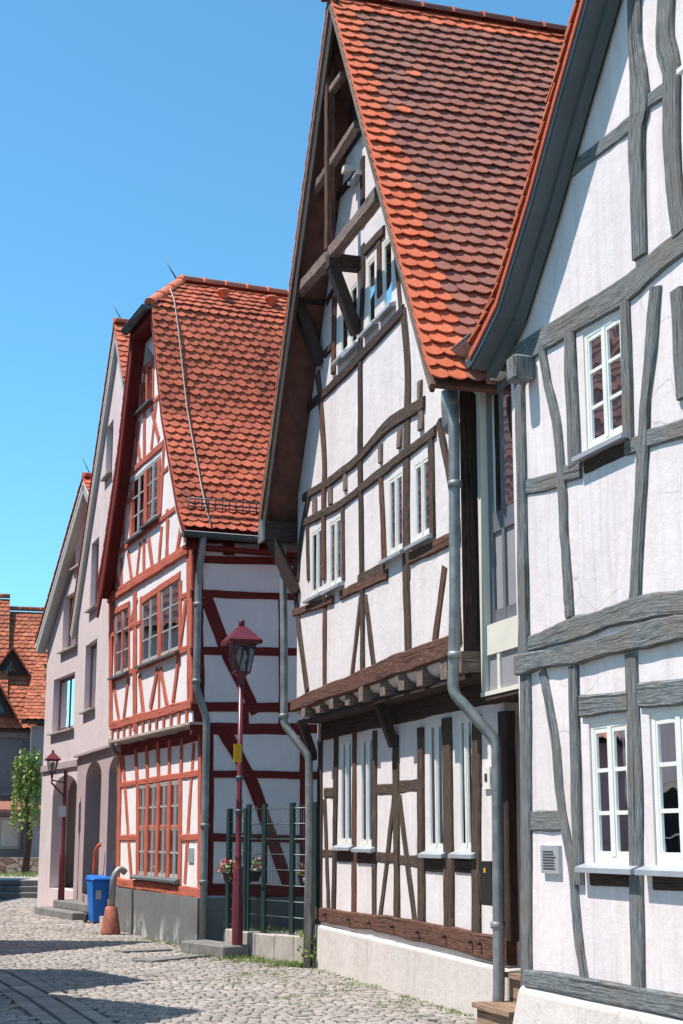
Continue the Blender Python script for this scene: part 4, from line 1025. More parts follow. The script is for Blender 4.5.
ridge('ridge_tiles', rh, M['tile_mortar'], FR.P(rau, raz + .05, RV - hb), FR.P(rau, raz + .05, RV - RRL), .12)
ridge('hip_tiles', rh, M['tile_mortar'], a_ + Vector((0, 0, .05)), c_ + Vector((0, 0, .05)), .10)
ridge('hip_tiles', rh, M['tile_mortar'], b_ + Vector((0, 0, .05)), c_ + Vector((0, 0, .05)), .10)
gutter('gutter', rh, FR.P(reu0 - .06, rez - .04, RV + .02), FR.P(reu0 - .06, rez - .04, -8.8), .08, M['zinc_dark'])
mb = MB(); mb.box(FR, reu0 + .02, rw0 - .01, rez - .26, rez - .20, -8.8, RV - .06); mb.build('eave_soffit', rdk, rh)
# lightning conductor down the slope
def onroof(s, off):                                       # point on the near slope at height fraction s
    x = ax * s; z = zp(x)
    return FR.P(reu0 + x, rez + z, off) + (-FR.d * .08 + Vector((0, 0, .06)))
mb = MB(); mb.tube([onroof(s / 10, RV - .42) for s in range(0, 10)], .013, 6); mb.build('lightning_conductor', M['rod'], rh)
mb = MB(); c = FR.P(rau, raz, RV - hb + .05); mb.tube([c, c + Vector((-.35, .2, .62))], [.016, .006], 6); mb.build('lightning_rod', M['zinc_dark'], rh)
# snow guard
mb = MB(); sg = []
for oo in [RV - .12 - .11 * k for k in range(13)]:
    p = onroof(.085, oo) + Vector((0, 0, .02)); mb.tube([p, p + Vector((0, 0, .17))], .008, 5); sg.append(p)
for hh in (.04, .10, .17): mb.tube([sg[0] + Vector((0, 0, hh)), sg[-1] + Vector((0, 0, hh))], .012, 6)
mb.build('snow_guard', M['zinc_dark'], rh)
for px, (s, oo) in enumerate(((.90, RV - 1.4), (.90, RV - 2.3))):
    mb = MB(); p = onroof(s, oo); mb.lathe(p - Vector((0, 0, .08)), [(.07, 0), (.07, .13), (.12, .14), (.10, .18), (.01, .2)], 12); mb.build('vent_cowl', M['tile_mortar'], rh)
e_ = lambda px, off: FR.P(*FR.inv(px, off), off)
FS2 = side(FR, rw0 - .07, .02)
downpipe(rh, [FR.P(reu0 - .06, rez - .08, .12), FR.P(reu0 + .02, rez - .35, .12), FR.P(rw0 - .11, rez - .75, .13), FR.P(rw0 - .11, 3.75, .13), FR.P(rw0 - .11, 3.3, -.04), FR.P(rw0 - .11, 1.2, -.04), FR.P(rw0 - .13, .0, -.04)], .055,
         collars=[FR.P(rw0 - .11, 5.0, .13), FR.P(rw0 - .11, 3.85, .13), FR.P(rw0 - .11, 1.75, -.04), FR.P(rw0 - .11, .95, -.04)])
downpipe(rh, [FR.P(5.05, 3.35, .12), FR.P(5.08, 3.1, .10), FR.P(5.12, 3.0, -.06), FR.P(5.12, 1.1, -.06)], .05)
so_ = thing('standpipe', FR.P(4.98, 0, .2), 'grey curved pipe standing in a terracotta foot beside the blue bin', 'pipe')
mb = MB(); p0 = ground(110.5, 935); mb.tube(rounded([p0 + Vector((0, 0, .4)), p0 + Vector((.02, 0, .95)), p0 + Vector((.12, .05, 1.08)), p0 + Vector((.2, .1, 1.0))], .1), .055, 12); mb.build('pipe', M['zinc'], so_)
mb = MB(); mb.lathe(p0, [(.17, -.02), (.165, .05), (.10, .44), (.075, .46), (.03, .46)], 14); mb.build('foot', M['terracotta'], so_)
_g = ground(101, 931); _f = Frame((_g.x, _g.y), FR.d, FR.n); mb = MB(); mb.box(_f, -.1, .15, -.02, .24, -.25, .0); tag(mb.build('stone_block', M['stone_pale']), 'small pale stone block behind the terracotta pipe foot', 'block')

# ================================================================== PINK HOUSES
def arch_hole(F, xl, xr, ytop, yspring, zb, off):
    ul, _ = F.inv((xl, yspring), off); ur, zs = F.inv((xr, yspring), off); zt_ = F.inv(((xl + xr) / 2, ytop), off)[1]
    c = (ul + ur) / 2; r = abs(ul - ur) / 2
    return [(min(ul, ur), zb), (max(ul, ur), zb)] + [(c + r * math.cos(t * math.pi / 10), zs + (zt_ - zs) * math.sin(t * math.pi / 10)) for t in range(11)]
# nearer pink house
ph = thing('gabled_house', FP.P(-2.5, 0, -3), 'pale pink plastered gable house with arcade beside the red timbered house', 'house', 'pink plastered houses')
VQ = .16; pe = FP.inv((70, 634), VQ); pa = FP.inv((115, 325), VQ); psl = (pa[1] - pe[1]) / (pe[0] - pa[0])
pn = FP.inv((119, 800), 0)[0]
pwl = FP.inv((76, 700), .06)[0]
def ptop(u, k=.25): return pa[1] - abs(u - pa[0]) * psl - k
PWs = [pxrect(FP, (92, 544), (97, 604), .06), pxrect(FP, (86, 646), (95, 706), .06), pxrect(FP, (107, 428), (112, 470), .06)]
zled = 3.30
wall(FP, 'wall', ph, M['pink'], [(pn, zled), (pwl, zled), (pwl, ptop(pwl)), (pa[0], ptop(pa[0])), (pn, ptop(pn))], [hole(x) for x in PWs], .06)
_l = FP.inv((108, 772), 0); _t = FP.inv((118, 752), 0); _w = _l[0] - (pn + .03)
_ha = [(pn + .03, .45), (_l[0], .45)] + [(_l[0] - _w * (1 - math.cos(t * math.pi / 12)), _l[1] + (_t[1] - _l[1]) * math.sin(t * math.pi / 12)) for t in range(7)]
ah = [arch_hole(FP, 85, 100.5, 761, 777, .45, 0), _ha]
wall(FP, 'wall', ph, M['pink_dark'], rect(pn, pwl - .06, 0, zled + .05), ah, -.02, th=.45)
for x in PWs:
    window(FP, ph, x, .06, M['post_red'], 2, 1, .06, depth=.12, sill=M['stone_pale'], sillout=.1, curtain=M['curtain'], cfrac=.5)
mb = MB(); mb.box(FP, pn, pwl, .0, .45, -2.6, -.03); mb.build('arcade_floor', M['stone'], ph)
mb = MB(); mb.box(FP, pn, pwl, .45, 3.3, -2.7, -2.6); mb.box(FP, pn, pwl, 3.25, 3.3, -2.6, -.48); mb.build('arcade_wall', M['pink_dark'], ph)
mb = MB(); a = [mb.vert(FP.P(u, z, -8)) for u, z in ((pwl, 0), (pn, 0), (pn, ptop(pn)), (pa[0], ptop(pa[0])), (pwl, ptop(pwl)))]; mb.face(a)
mb.box(FP, pwl - .2, pwl, 3.3, ptop(pwl), -8, -.13); mb.box(FP, pn, pn + .2, 0, ptop(pn), -8, -.5); mb.build('wall', M['pink'], ph)
for sgn, ue in ((-1, pe[0]), (1, pn - .1)):
    zq = pe[1] if sgn < 0 else ptop(ue, 0); hd = FP.d * sgn; nrm = (-hd * psl + Vector((0, 0, 1))).normalized()
    rf = slab('roof', ph, M['cream'] if sgn < 0 else M['dark'], [FP.P(ue, zq, VQ), FP.P(pa[0], pa[1], VQ), FP.P(pa[0], pa[1], -8), FP.P(ue, zq, -8)], .08, nrm)
    tiles('tiles', rf, M['tile_red'], FP.P(ue, zq, VQ + .03), -FP.n, hd, 8, [(0, 0), (abs(pa[0] - ue), pa[1] - zq)], w=.2, ex=.18)
    mb = MB(); P0 = []
    for oo in (.065, VQ - .01): P0 += [FP.P(ue, zq, oo) - nrm * .22, FP.P(pa[0], pa[1], oo) - nrm * .22, FP.P(pa[0], pa[1], oo) - nrm * .081, FP.P(ue, zq, oo) - nrm * .081]
    mb.hexa(P0); mb.build('bargeboard', M['frame_grey'], rf)
ridge('ridge_tiles', ph, M['tile_red'], FP.P(pa[0], pa[1] + .05, VQ), FP.P(pa[0], pa[1] + .05, -8), .12)
mb = MB(); c = FP.P(pa[0], pa[1], VQ - .2); mb.tube([c, c + Vector((-.3, 0, .55))], [.015, .006], 6); mb.build('lightning_rod', M['zinc_dark'], ph)
mb = MB(); mb.box(FP, pn, pwl + .02, zled - .05, zled - .001, 0, .07); mb.build('ledge', M['pink_dark'], ph)
# farther pink house
oh = thing('gabled_house', FO.P(1, 0, -3), 'leftmost pink plastered gable house with arched passage behind the small lamp', 'house', 'pink plastered houses')
oe = FO.inv((36, 646), .2); oa = FO.inv((84, 479), .2); osl = (oa[1] - oe[1]) / (oe[0] - oa[0]); ow = FO.inv((43, 760), 0)[0]; on = -1.4
def otop(u, k=.28): return oa[1] - abs(u - oa[0]) * osl - k
OWs = [pxrect(FO, (54, 680), (73, 727), 0), pxrect(FO, (64, 598), (77, 644), 0), pxrect(FO, (77, 520), (86, 560), 0)]
ahh = arch_hole(FO, 53, 78, 775, 792, .45, 0)
wall(FO, 'wall', oh, M['pink'], [(on, 0), (ow, 0), (ow, otop(ow)), (oa[0], otop(oa[0])), (on, otop(on))], [hole(x) for x in OWs] + [ahh], 0, th=.35)
for x in OWs: window(FO, oh, x, 0, M['post_red'], 2, 1, .06, depth=.15, sill=M['stone_pale'], sillout=.1, curtain=M['curtain'], cfrac=.5, sillw=.12)
mb = MB(); mb.box(FO, on, ow - .01, 3.08, 3.22, .0, .05); mb.build('ledge', M['pink_dark'], oh)
mb = MB(); mb.box(FO, on, ow - .02, .0, .45, -3.0, -.36); mb.build('arcade_floor', M['stone'], oh)
mb = MB(); mb.box(FO, on, ow - .05, .45, 3.25, -2.6, -2.4); mb.box(FO, on, ow - .05, 3.0, 3.05, -2.4, -.36); mb.build('arcade_wall', M['pink'], oh)
mb = MB(); a = [mb.vert(FO.P(u, z, -7)) for u, z in ((ow, 0), (on, 0), (on, otop(on)), (oa[0], otop(oa[0])), (ow, otop(ow)))]; mb.face(a); mb.box(FO, ow - .25, ow - .001, 0, otop(ow), -7, -.351); mb.build('wall', M['pink'], oh)
for sgn, ue in ((-1, oe[0]), (1, on - .2)):
    zq = oe[1] if sgn < 0 else otop(ue, 0); hd = FO.d * sgn; nrm = (-hd * osl + Vector((0, 0, 1))).normalized()
    rf = slab('roof', oh, M['frame_white'], [FO.P(ue, zq, .22), FO.P(oa[0], oa[1], .22), FO.P(oa[0], oa[1], -7), FO.P(ue, zq, -7)], .08, nrm)
    tiles('tiles', rf, M['tile_red'], FO.P(ue, zq, .25), -FO.n, hd, 7, [(0, 0), (abs(oa[0] - ue), oa[1] - zq)], w=.2, ex=.18)
    mb = MB(); P0 = []
    for oo in (.005, .21): P0 += [FO.P(ue, zq, oo) - nrm * .25, FO.P(oa[0], oa[1], oo) - nrm * .25, FO.P(oa[0], oa[1], oo) - nrm * .081, FO.P(ue, zq, oo) - nrm * .081]
    mb.hexa(P0); mb.build('bargeboard', M['frame_grey'], rf)
ridge('ridge_tiles', oh, M['tile_red'], FO.P(oa[0], oa[1] + .05, .2), FO.P(oa[0], oa[1] + .05, -7), .12)
mb = MB(); c = FO.P(oa[0], oa[1], 0); mb.tube([c, c + Vector((-.3, 0, .6))], [.015, .006], 6); mb.build('lightning_rod', M['zinc_dark'], oh)
# hanging lamp in the arch
hl = thing('hanging_lamp', FO.P(.3, 2.9, -1.2), 'small dark lamp hanging inside the arched passage', 'lamp')
cc = FO.P(FO.inv((69, 800), -1.0)[0], FO.inv((69, 797), -1.0)[1], -1.0)
mb = MB(); mb.tube([cc + Vector((0, 0, .1)), Vector((cc.x, cc.y, 3.0))], .012, 6); mb.build('cord', M['black'], hl)
mb = MB(); mb.lathe(cc, [(.22, -.06), (.10, .0), (.05, .1), (.02, .14)], 14); mb.build('lamp_shade', M['black'], hl)
# steps of the arcade
def steps(name, label, F, u0, u1, offs, hts, m):
    t = thing(name, F.P((u0 + u1) / 2, 0, offs[0][1] / 2), label, 'steps')
    for (a_, o_), (z0, z1), k in zip(offs, hts, range(9)):
        mb = MB(); mb.box(F, a_[0], a_[1], z0, z1 - .003 * k, -.02 + .001 * k, o_); st = mb.build('step', m, t); mo = st.modifiers.new('b', 'BEVEL'); mo.width = .015
    return t
def gpf(F, px, z=0):
    p = ground(px[0], px[1], z) - F.O; p.z = 0; return (p.dot(F.d), p.dot(F.n))
a1 = gpf(FP, (72, 921)); b1 = gpf(FP, (34, 914))
_A = ground(72, 921); _B = ground(34, 914); _d = (_B - _A); _L = _d.length; _d /= _L
FSt = Frame((_A.x, _A.y), (_d.x, _d.y), (-_d.y, _d.x))
if FSt.n.x > 0: FSt.n = -FSt.n
_q = ground(61, 900, .30) - _A; 
_st = thing('stone_steps', FSt.P(1, 0, -.5), 'dark stone steps leading up to the arched passage of the pink houses', 'steps')
for _u, _o, _a, _b in ((_L, 0, -.02, .15), (max(_L * .66, _q.dot(FSt.d) + .25), -.30, .151, .30), (_L * .5, -.60, .301, .45)):
    mb = MB(); mb.box(FSt, 0 + (.15 - _b) * .2, _u, _a, _b, -2.2, _o); o = mb.build('step', M['stone'], _st); mo = o.modifiers.new('b', 'BEVEL'); mo.width = .015
rl = thing('handrail', FP.P(-2.2, .45, .1), 'orange-red curved handrail beside the first pink pillar', 'handrail')
c = FP.P(FP.inv((95, 850), .15)[0], .45, .15)
mb = MB(); mb.tube(rounded([c, c + Vector((0, 0, .75)), c + Vector((.03, -.05, .92)), c + Vector((.12, -.1, 1.0))], .15), .035, 10); mb.build('tube', M['orange_rail'], rl)
rg_ = thing('iron_railing', FO.P(.3, .45, -.3), 'thin dark iron railing inside the arched passage', 'railing')
ul, ur = ahh[0][0], ahh[1][0]
mb = MB()
for k in range(9): p = FO.P(ul + (ur - ul) * k / 8, .45, -.6); mb.tube([p, p + Vector((0, 0, .85))], .012, 5)
mb.build('bars', M['black'], rg_)
mb = MB()
for hh in (.55, 1.3): mb.tube([FO.P(ul, hh, -.6), FO.P(ur, hh, -.6)], .02, 6)
mb.build('rail', M['black'], rg_)

# ================================================================== FAR ORANGE-ROOFED HOUSE
a = R(14)
FF = Frame((-16, 54), (math.cos(a), math.sin(a)), (math.sin(a), -math.cos(a)))
fh = thing('dormer_house', FF.P(4, 0, -3), 'distant house with steep orange tiled roof and triangular dormers at left edge', 'house')
def ff(px, off=0): return FF.inv(px, off)
uR = ff((44, 730), .3)[0] + 2.0; uL = -4; ezf = ff((20, 730), .3)[1]
rz = ff((25, 611), -3.2)[1]; rz2 = ff((4, 598), -3.2)[1]; um = ff((10, 605), -3.2)[0]
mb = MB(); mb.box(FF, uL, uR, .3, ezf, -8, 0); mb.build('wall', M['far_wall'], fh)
for (ua2, ub2, zz_) in ((uL, um, rz2), (um, uR + .4, rz)):
    rf = slab('roof', fh, M['dark'], [FF.P(ua2, ezf, .4), FF.P(ub2, ezf, .4), FF.P(ub2, zz_, -3.6), FF.P(ua2, zz_, -3.6)], .1, (-FF.n * (-(zz_ - ezf)) * .0 + Vector((0, 0, 1))))
    tiles('tiles', rf, M['tile_far'], FF.P(ua2, ezf, .42), FF.d, -FF.n, ub2 - ua2, [(0, 0), (4, zz_ - ezf)], w=.25, ex=.22, lift=.06)
    slab('roof', fh, M['tile_far'], [FF.P(ua2, zz_, -3.6), FF.P(ub2, zz_, -3.6), FF.P(ub2, ezf, -8), FF.P(ua2, ezf, -8)], .1, Vector((0, 0, 1)))
    ridge('ridge_tiles', rf, M['tile_far'], FF.P(ua2, zz_ + .1, -3.6), FF.P(ub2, zz_ + .1, -3.6), .15)
def dormer(pxa, pxl, pxr, off):
    u_, z_ = ff(pxa, off); ul_, zl = ff(pxl, off); ur_, zr = ff(pxr, off); zl = min(zl, zr)
    hw = (ur_ - ul_) / 2; d = MB()
    d.face([d.vert(FF.P(u_ - hw, zl, off)), d.vert(FF.P(u_ + hw, zl, off)), d.vert(FF.P(u_, z_, off))]); do = d.build('dormer', M['board_and_shade_dark'], fh)
    dep = 2.2
    for s2 in (-1, 1):
        d = MB(); d.hexa([FF.P(u_ + s2 * (hw + .2), zl - .2, off + .25), FF.P(u_, z_, off + .25), FF.P(u_, z_, off - dep), FF.P(u_ + s2 * (hw + .2), zl - .2, off - dep), FF.P(u_ + s2 * (hw + .2), zl - .1, off + .25), FF.P(u_, z_ + .12, off + .25), FF.P(u_, z_ + .12, off - dep), FF.P(u_ + s2 * (hw + .2), zl - .1, off - dep)]); d.build('dormer_roof', M['tile_far'], do)
    d = MB(); hh = (z_ - zl) * .35; d.face([d.vert(FF.P(u_ - hw * .45, zl + .12, off + .02)), d.vert(FF.P(u_ + hw * .45, zl + .12, off + .02)), d.vert(FF.P(u_, zl + hh + .2, off + .02))]); d.build('pane', M['glass'], do)
dormer((12.5, 649), (-3, 672), (28, 675), -1.2)
dormer((0, 688), (-14, 716), (15, 716), .2)
# cross gable roof running towards the street
FX = ff
xa = FF.P(*ff((41, 652), -.2), -.2)
mb = MB(); u1_, z1_ = ff((43, 640), .6); u2_, z2_ = ff((20, 722), .6)
mb.hexa([FF.P(u2_, z2_ - .1, 1.4), FF.P(u2_ + 4, z2_ - .1, 1.4), FF.P(u1_ + 2, z1_ - .1, -2.5), FF.P(u1_, z1_ - .1, -2.5), FF.P(u2_, z2_, 1.4), FF.P(u2_ + 4, z2_, 1.4), FF.P(u1_ + 2, z1_, -2.5), FF.P(u1_, z1_, -2.5)])
rf = mb.build('roof', M['dark'], fh)
dz_ = z1_ - z2_; tiles('tiles', rf, M['tile_far'], FF.P(u2_, z2_, 1.42), FF.d, -FF.n, 4, [(0, 0), (3.9, dz_)], w=.25, ex=.22, planes=[(math.hypot(3.9, dz_), -(u1_ - u2_), 0)])
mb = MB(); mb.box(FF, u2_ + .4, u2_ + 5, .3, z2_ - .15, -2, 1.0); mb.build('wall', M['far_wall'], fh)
for (tl, br_, mm) in (((2, 742), (18, 786), 'w'), ((24, 746), (30, 780), 'w')):
    r_ = pxrect(FF, tl, br_, .0); r_ = (min(r_[0], r_[1]), max(r_[0], r_[1]), r_[2], r_[3])
    mb = MB(); mb.box(FF, r_[0] - .1, r_[1] + .1, r_[2] - .1, r_[3] + .1, .001, .06); wo = mb.build('window', M['door_grey'], fh)
    for k in range(2):
        mb = MB(); uu0 = r_[0] + (r_[1] - r_[0]) * k / 2; mb.box(FF, uu0 + .05, uu0 + (r_[1] - r_[0]) / 2 - .05, r_[2], r_[3], .061, .07); g_ = mb.build('pane', M['blue_glass'] if 'blue_glass' in M else M['door_grey'], wo)
# canopy roof over ground floor and shop windows
mb = MB(); zc1 = ff((10, 798), 1.0)[1]; mb.hexa([FF.P(uL, zc1 - .5, 1.5), FF.P(uR, zc1 - .5, 1.5), FF.P(uR, zc1, .01), FF.P(uL, zc1, .01), FF.P(uL, zc1 - .4, 1.5), FF.P(uR, zc1 - .4, 1.5), FF.P(uR, zc1 + .1, .01), FF.P(uL, zc1 + .1, .01)]); mb.build('canopy', M['tile_old'], fh)
for tl, br_ in (((2, 820), (17, 846)), ((31, 818), (36, 848))):
    r_ = pxrect(FF, tl, br_, 0); r_ = (min(r_[0], r_[1]), max(r_[0], r_[1]), r_[2], r_[3])
    mb = MB(); mb.box(FF, r_[0] - .1, r_[1] + .1, r_[2] - .1, r_[3] + .1, .001, .05); wo = mb.build('window', M['frame_grey'], fh)
    mb = MB(); mb.box(FF, *r_, .051, .06); mb.build('pane', M['curtain'], wo)
# terrace, steps, rubble wall
mb = MB(); mb.box(Frame((-30, 41.5), (1, 0), (0, -1)), 0, 24, -.04, .45, -22, 0); struct(mb.build('pavement', M['stone_pale']))
FT = Frame((-30, 41.5), (1, 0), (0, -1))
steps('stone_steps', 'low grey stone steps crossing the square at the left edge', FT, 18.3, 24.0, [((18.3, 24), 1.0), ((18.8, 24), .66), ((19.6, 24), .33)], [(-.02, .15), (.151, .30), (.301, .455)], M['stone'])
mb = MB(); mb.box(FT, 2, 24, .45, .95, -6.4, -6.0); o = mb.build('stone_wall', M['rubble']); tag(o, 'low rubble stone wall in front of the distant house', 'wall')

# ================================================================== houses on the other side of the street (outside the frame; they cast the shadows and fill the reflections)
def lefthouse(nm, x, y0, y1, ze, ya, zr, label, m, ext=6):
    t = thing(nm, (x - 3, (y0 + y1) / 2, 0), label, 'house', 'houses across the street')
    FL = Frame((x, 0), (0, 1), (1, 0))
    wins = []
    for zz0 in (.9, 3.6):
        yy = y0 + 1.0
        while yy < y1 - 1.4 and zz0 + 1.5 < ze: wins.append((yy, yy + .9, zz0, zz0 + 1.4)); yy += 1.8
    wall(FL, 'wall', t, m, [(y0, -.1), (y1, -.1), (y1, ze), (ya, zr), (y0, ze)], [hole(q) for q in wins], 0)
    for q in wins: window(FL, t, q, 0, M['frame_white'], 2, 2, .06, sill=M['stone_pale'], depth=.08)
    mb = MB(); mb.box(FL, y0, y0 + .2, -.1, ze, -ext, -.181); mb.box(FL, y1 - .2, y1, -.1, ze, -ext, -.181); mb.build('wall', m, t)
    for ye in (y0 - .3, y1 + .3):
        zq = ze - .3 * (zr - ze) / abs(ya - (y0 if ye < ya else y1)); hdir = Vector((0, 1 if ye < ya else -1, 0)); ln = abs(ya - ye)
        nrm = (-hdir * (zr - zq) + Vector((0, 0, 1)) * ln).normalized()
        rf = slab('roof', t, M['dark'], [FL.P(ye, zq, .3), FL.P(ya, zr, .3), FL.P(ya, zr, -ext), FL.P(ye, zq, -ext)], .1, nrm)
        tiles('tiles', rf, M['tile_old'], FL.P(ye, zq, .32), Vector((-1, 0, 0)), hdir, ext, [(0, 0), (ln, zr - zq)], w=.3, ex=.28)
    return t
lefthouse('gabled_house', -6.6, 10.2, 15.8, 6.2, 13.9, 10.0, 'plastered gable house across the street, outside the picture, nearest', M['far_wall'])
lefthouse('gabled_house', -6.6, 15.9, 18.3, 6.6, 17.0, 8.2, 'narrow plastered house across the street, outside the picture, middle', M['pink'])
lefthouse('gabled_house', -6.6, 21.2, 23.9, 3.6, 23.5, 6.9, 'small plastered house across the street, outside the picture, farthest', M['grey_house'])

lt = thing('long_house', (-15, 27, 0), 'long tall tiled house behind the houses across the street, outside the picture', 'house')
FLn = Frame((-12.2, 0), (0, 1), (1, 0))
mb = MB(); mb.box(FLn, 13, 42, -.1, 7, -8, 0); mb.build('wall', M['far_wall'], lt)
for ye in (0,):
    rf = slab('roof', lt, M['dark'], [FLn.P(12.6, 6.9, .3), FLn.P(42.4, 6.9, .3), FLn.P(42.4, 14, -4), FLn.P(12.6, 14, -4)], .1, Vector((.85, 0, .5)))
    tiles('tiles', rf, M['tile_old'], FLn.P(12.6, 6.9, .32), Vector((0, 1, 0)), Vector((-1, 0, 0)), 29.8, [(0, 0), (4.3, 7.1)], w=.4, ex=.35)
    slab('roof', lt, M['dark'], [FLn.P(12.6, 14, -4), FLn.P(42.4, 14, -4), FLn.P(42.4, 6.9, -8.3), FLn.P(12.6, 6.9, -8.3)], .1, Vector((-.85, 0, .5)))
# ================================================================== fence, kerb wall, steps by the yard
p0 = Vector((-1.86, 21.95, 0)); p1 = Vector((-.36, 19.58, 0)); dd = (p1 - p0); Lf = dd.length; dd /= Lf
FK = Frame((p1.x, p1.y), (-dd.x, -dd.y), (-abs(dd.y), -abs(dd.x) if dd.x > 0 else 0))
FK.n = Vector((FK.d.y * -1, FK.d.x, 0)) if Vector((FK.d.y * -1, FK.d.x, 0)).x < 0 else Vector((FK.d.y, -FK.d.x, 0))
kw = thing('low_wall', FK.P(1.2, 0, 0), 'low weathered concrete block wall under the mesh fence', 'wall')
uk = 0.0
for ln in (.48, .5, .52, .46, .40):
    mb = MB(); mb.box(FK, uk + .006, uk + ln - .006, -.05, .33 + random.uniform(-.01, .02), -.22, .0); b_ = mb.build('block', M['stone_pale'], kw); mo = b_.modifiers.new('b', 'BEVEL'); mo.width = .012; uk += ln
mb = MB(); mb.box(FK, -.1, Lf, -.05, .26, -7, -.225); struct(mb.build('yard_ground', M['joint']))
ys = thing('stone_step', FK.P(2.1, 0, .2), 'single worn brown stone step below the yard gate', 'step')
sl1 = gpf(FK, (206, 952)); sl2 = gpf(FK, (250, 958)); 
mb = MB(); mb.box(FK, sl2[0], sl1[0] , -.05, .17, .01, .42); b_ = mb.build('block', M['stone'], ys); mo = b_.modifiers.new('b', 'BEVEL'); mo.width = .02
fe = thing('mesh_fence', FK.P(1.2, .33, -.1), 'dark green wire mesh fence with square posts between red and brown houses', 'fence')
fpx = (248, 264, 292, 315); fu_ = [FK.inv((x, 870), -.1)[0] for x in fpx]
for k, u in enumerate(fu_): mb = MB(); mb.box(FK, u - .05, u + .05, .25, 2.03, -.125, -.085); mb.build('fence_post', M['fence_green'], fe)
mb = MB(); m2 = MB()
za = .36
while za < 2.0: mb.tube([FK.P(fu_[0], za, -.1), FK.P(fu_[3], za, -.1)], .006, 5); za += .2
mb.build('mesh_wires', M['wire'], fe)
uu_ = fu_[3]
while uu_ < fu_[0]: m2.tube([FK.P(uu_, .34, -.105), FK.P(uu_, 2.0, -.105)], .0025, 4); uu_ += .05
m2.build('mesh_wires', M['fence_green'], fe)
gt = thing('garden_gate', FK.P(2.3, .3, -.1), 'dark green wire mesh gate left of the fence behind the lamp post', 'gate')
ug = [FK.inv((x, 870), -.1)[0] for x in (229, 246)]
mb = MB()
for u in ug: mb.box(FK, u - .04, u + .04, .25, 1.98, -.13, -.07)
mb.build('gate_post', M['fence_green'], gt)
mb = MB(); za = .4
while za < 1.95: mb.tube([FK.P(ug[0], za, -.1), FK.P(ug[1], za, -.1)], .006, 5); za += .2
mb.tube([FK.P(fu_[1], 1.15, -.05), FK.P(fu_[1] + .02, 1.15, .03), FK.P(fu_[1] + .13, 1.15, .03)], .012, 6)
mb.build('mesh_wires', M['wire'], gt)
# dark compost screen / boards low behind the fence
sc_ = thing('board_screen', FK.P(1.2, 0, -1.6), 'low dark board screen behind the mesh fence', 'screen')
mb = MB(); mb.box(FK, -.8, 2.0, .26, .95, -1.65, -1.6); mb.build('boards', M['board_and_shade_dark'], sc_)
def flowers(px, py, off, label, n=34, r=.16):
    u, z = FK.inv((px, py), off); c = FK.P(u, z, off)
    t = thing('flower_basket', c, label, 'flowers', 'flower baskets behind the fence')
    mb = MB(); mb.lathe(c - Vector((0, 0, .2)), [(.07, 0), (.11, .12), (.11, .14)], 12); mb.build('basket', M['black'], t)
    mb = MB(); m2 = MB()
    for k in range(n * 3):
        d = Vector((random.gauss(0, 1), random.gauss(0, 1), random.gauss(0, .8))).normalized() * r * random.uniform(.5, 1.1); p = c + d
        a_ = Vector((random.gauss(0, 1), random.gauss(0, 1), random.gauss(0, 1))).normalized(); b_ = a_.cross(Vector((random.gauss(0, 1), random.gauss(0, 1), random.gauss(0, 1)))).normalized()
        s = random.uniform(.018, .035); tgt = m2 if k % 2 else mb
        tgt.face([tgt.vert(p + a_ * s), tgt.vert(p + b_ * s), tgt.vert(p - a_ * s), tgt.vert(p - b_ * s)])
    mb.build('leaves', M['leaf'], t); m2.build('blossoms', M['petal'], t)
flowers(230, 868, -.05, 'pink flowers in a basket beside the lamp post, left one'); flowers(254, 867, -.4, 'dark pink flower basket in the middle of the mesh fence', 30, .14); flowers(306, 870, -.35, 'pink flowers half hidden behind the brown house downpipe', 24, .12)
sp = thing('garden_stake', FK.P(2.5, 0, -.4), 'thin metal stake standing behind the yard step', 'stake')
c = FK.P(FK.inv((218, 930), -.5)[0], .2, -.5); mb = MB(); mb.tube([c, c + Vector((0, 0, .75))], .02, 8); mb.lathe(c + Vector((0, 0, .6)), [(.02, 0), (.04, .03), (.02, .06)], 8); mb.build('rod', M['zinc_dark'], sp)

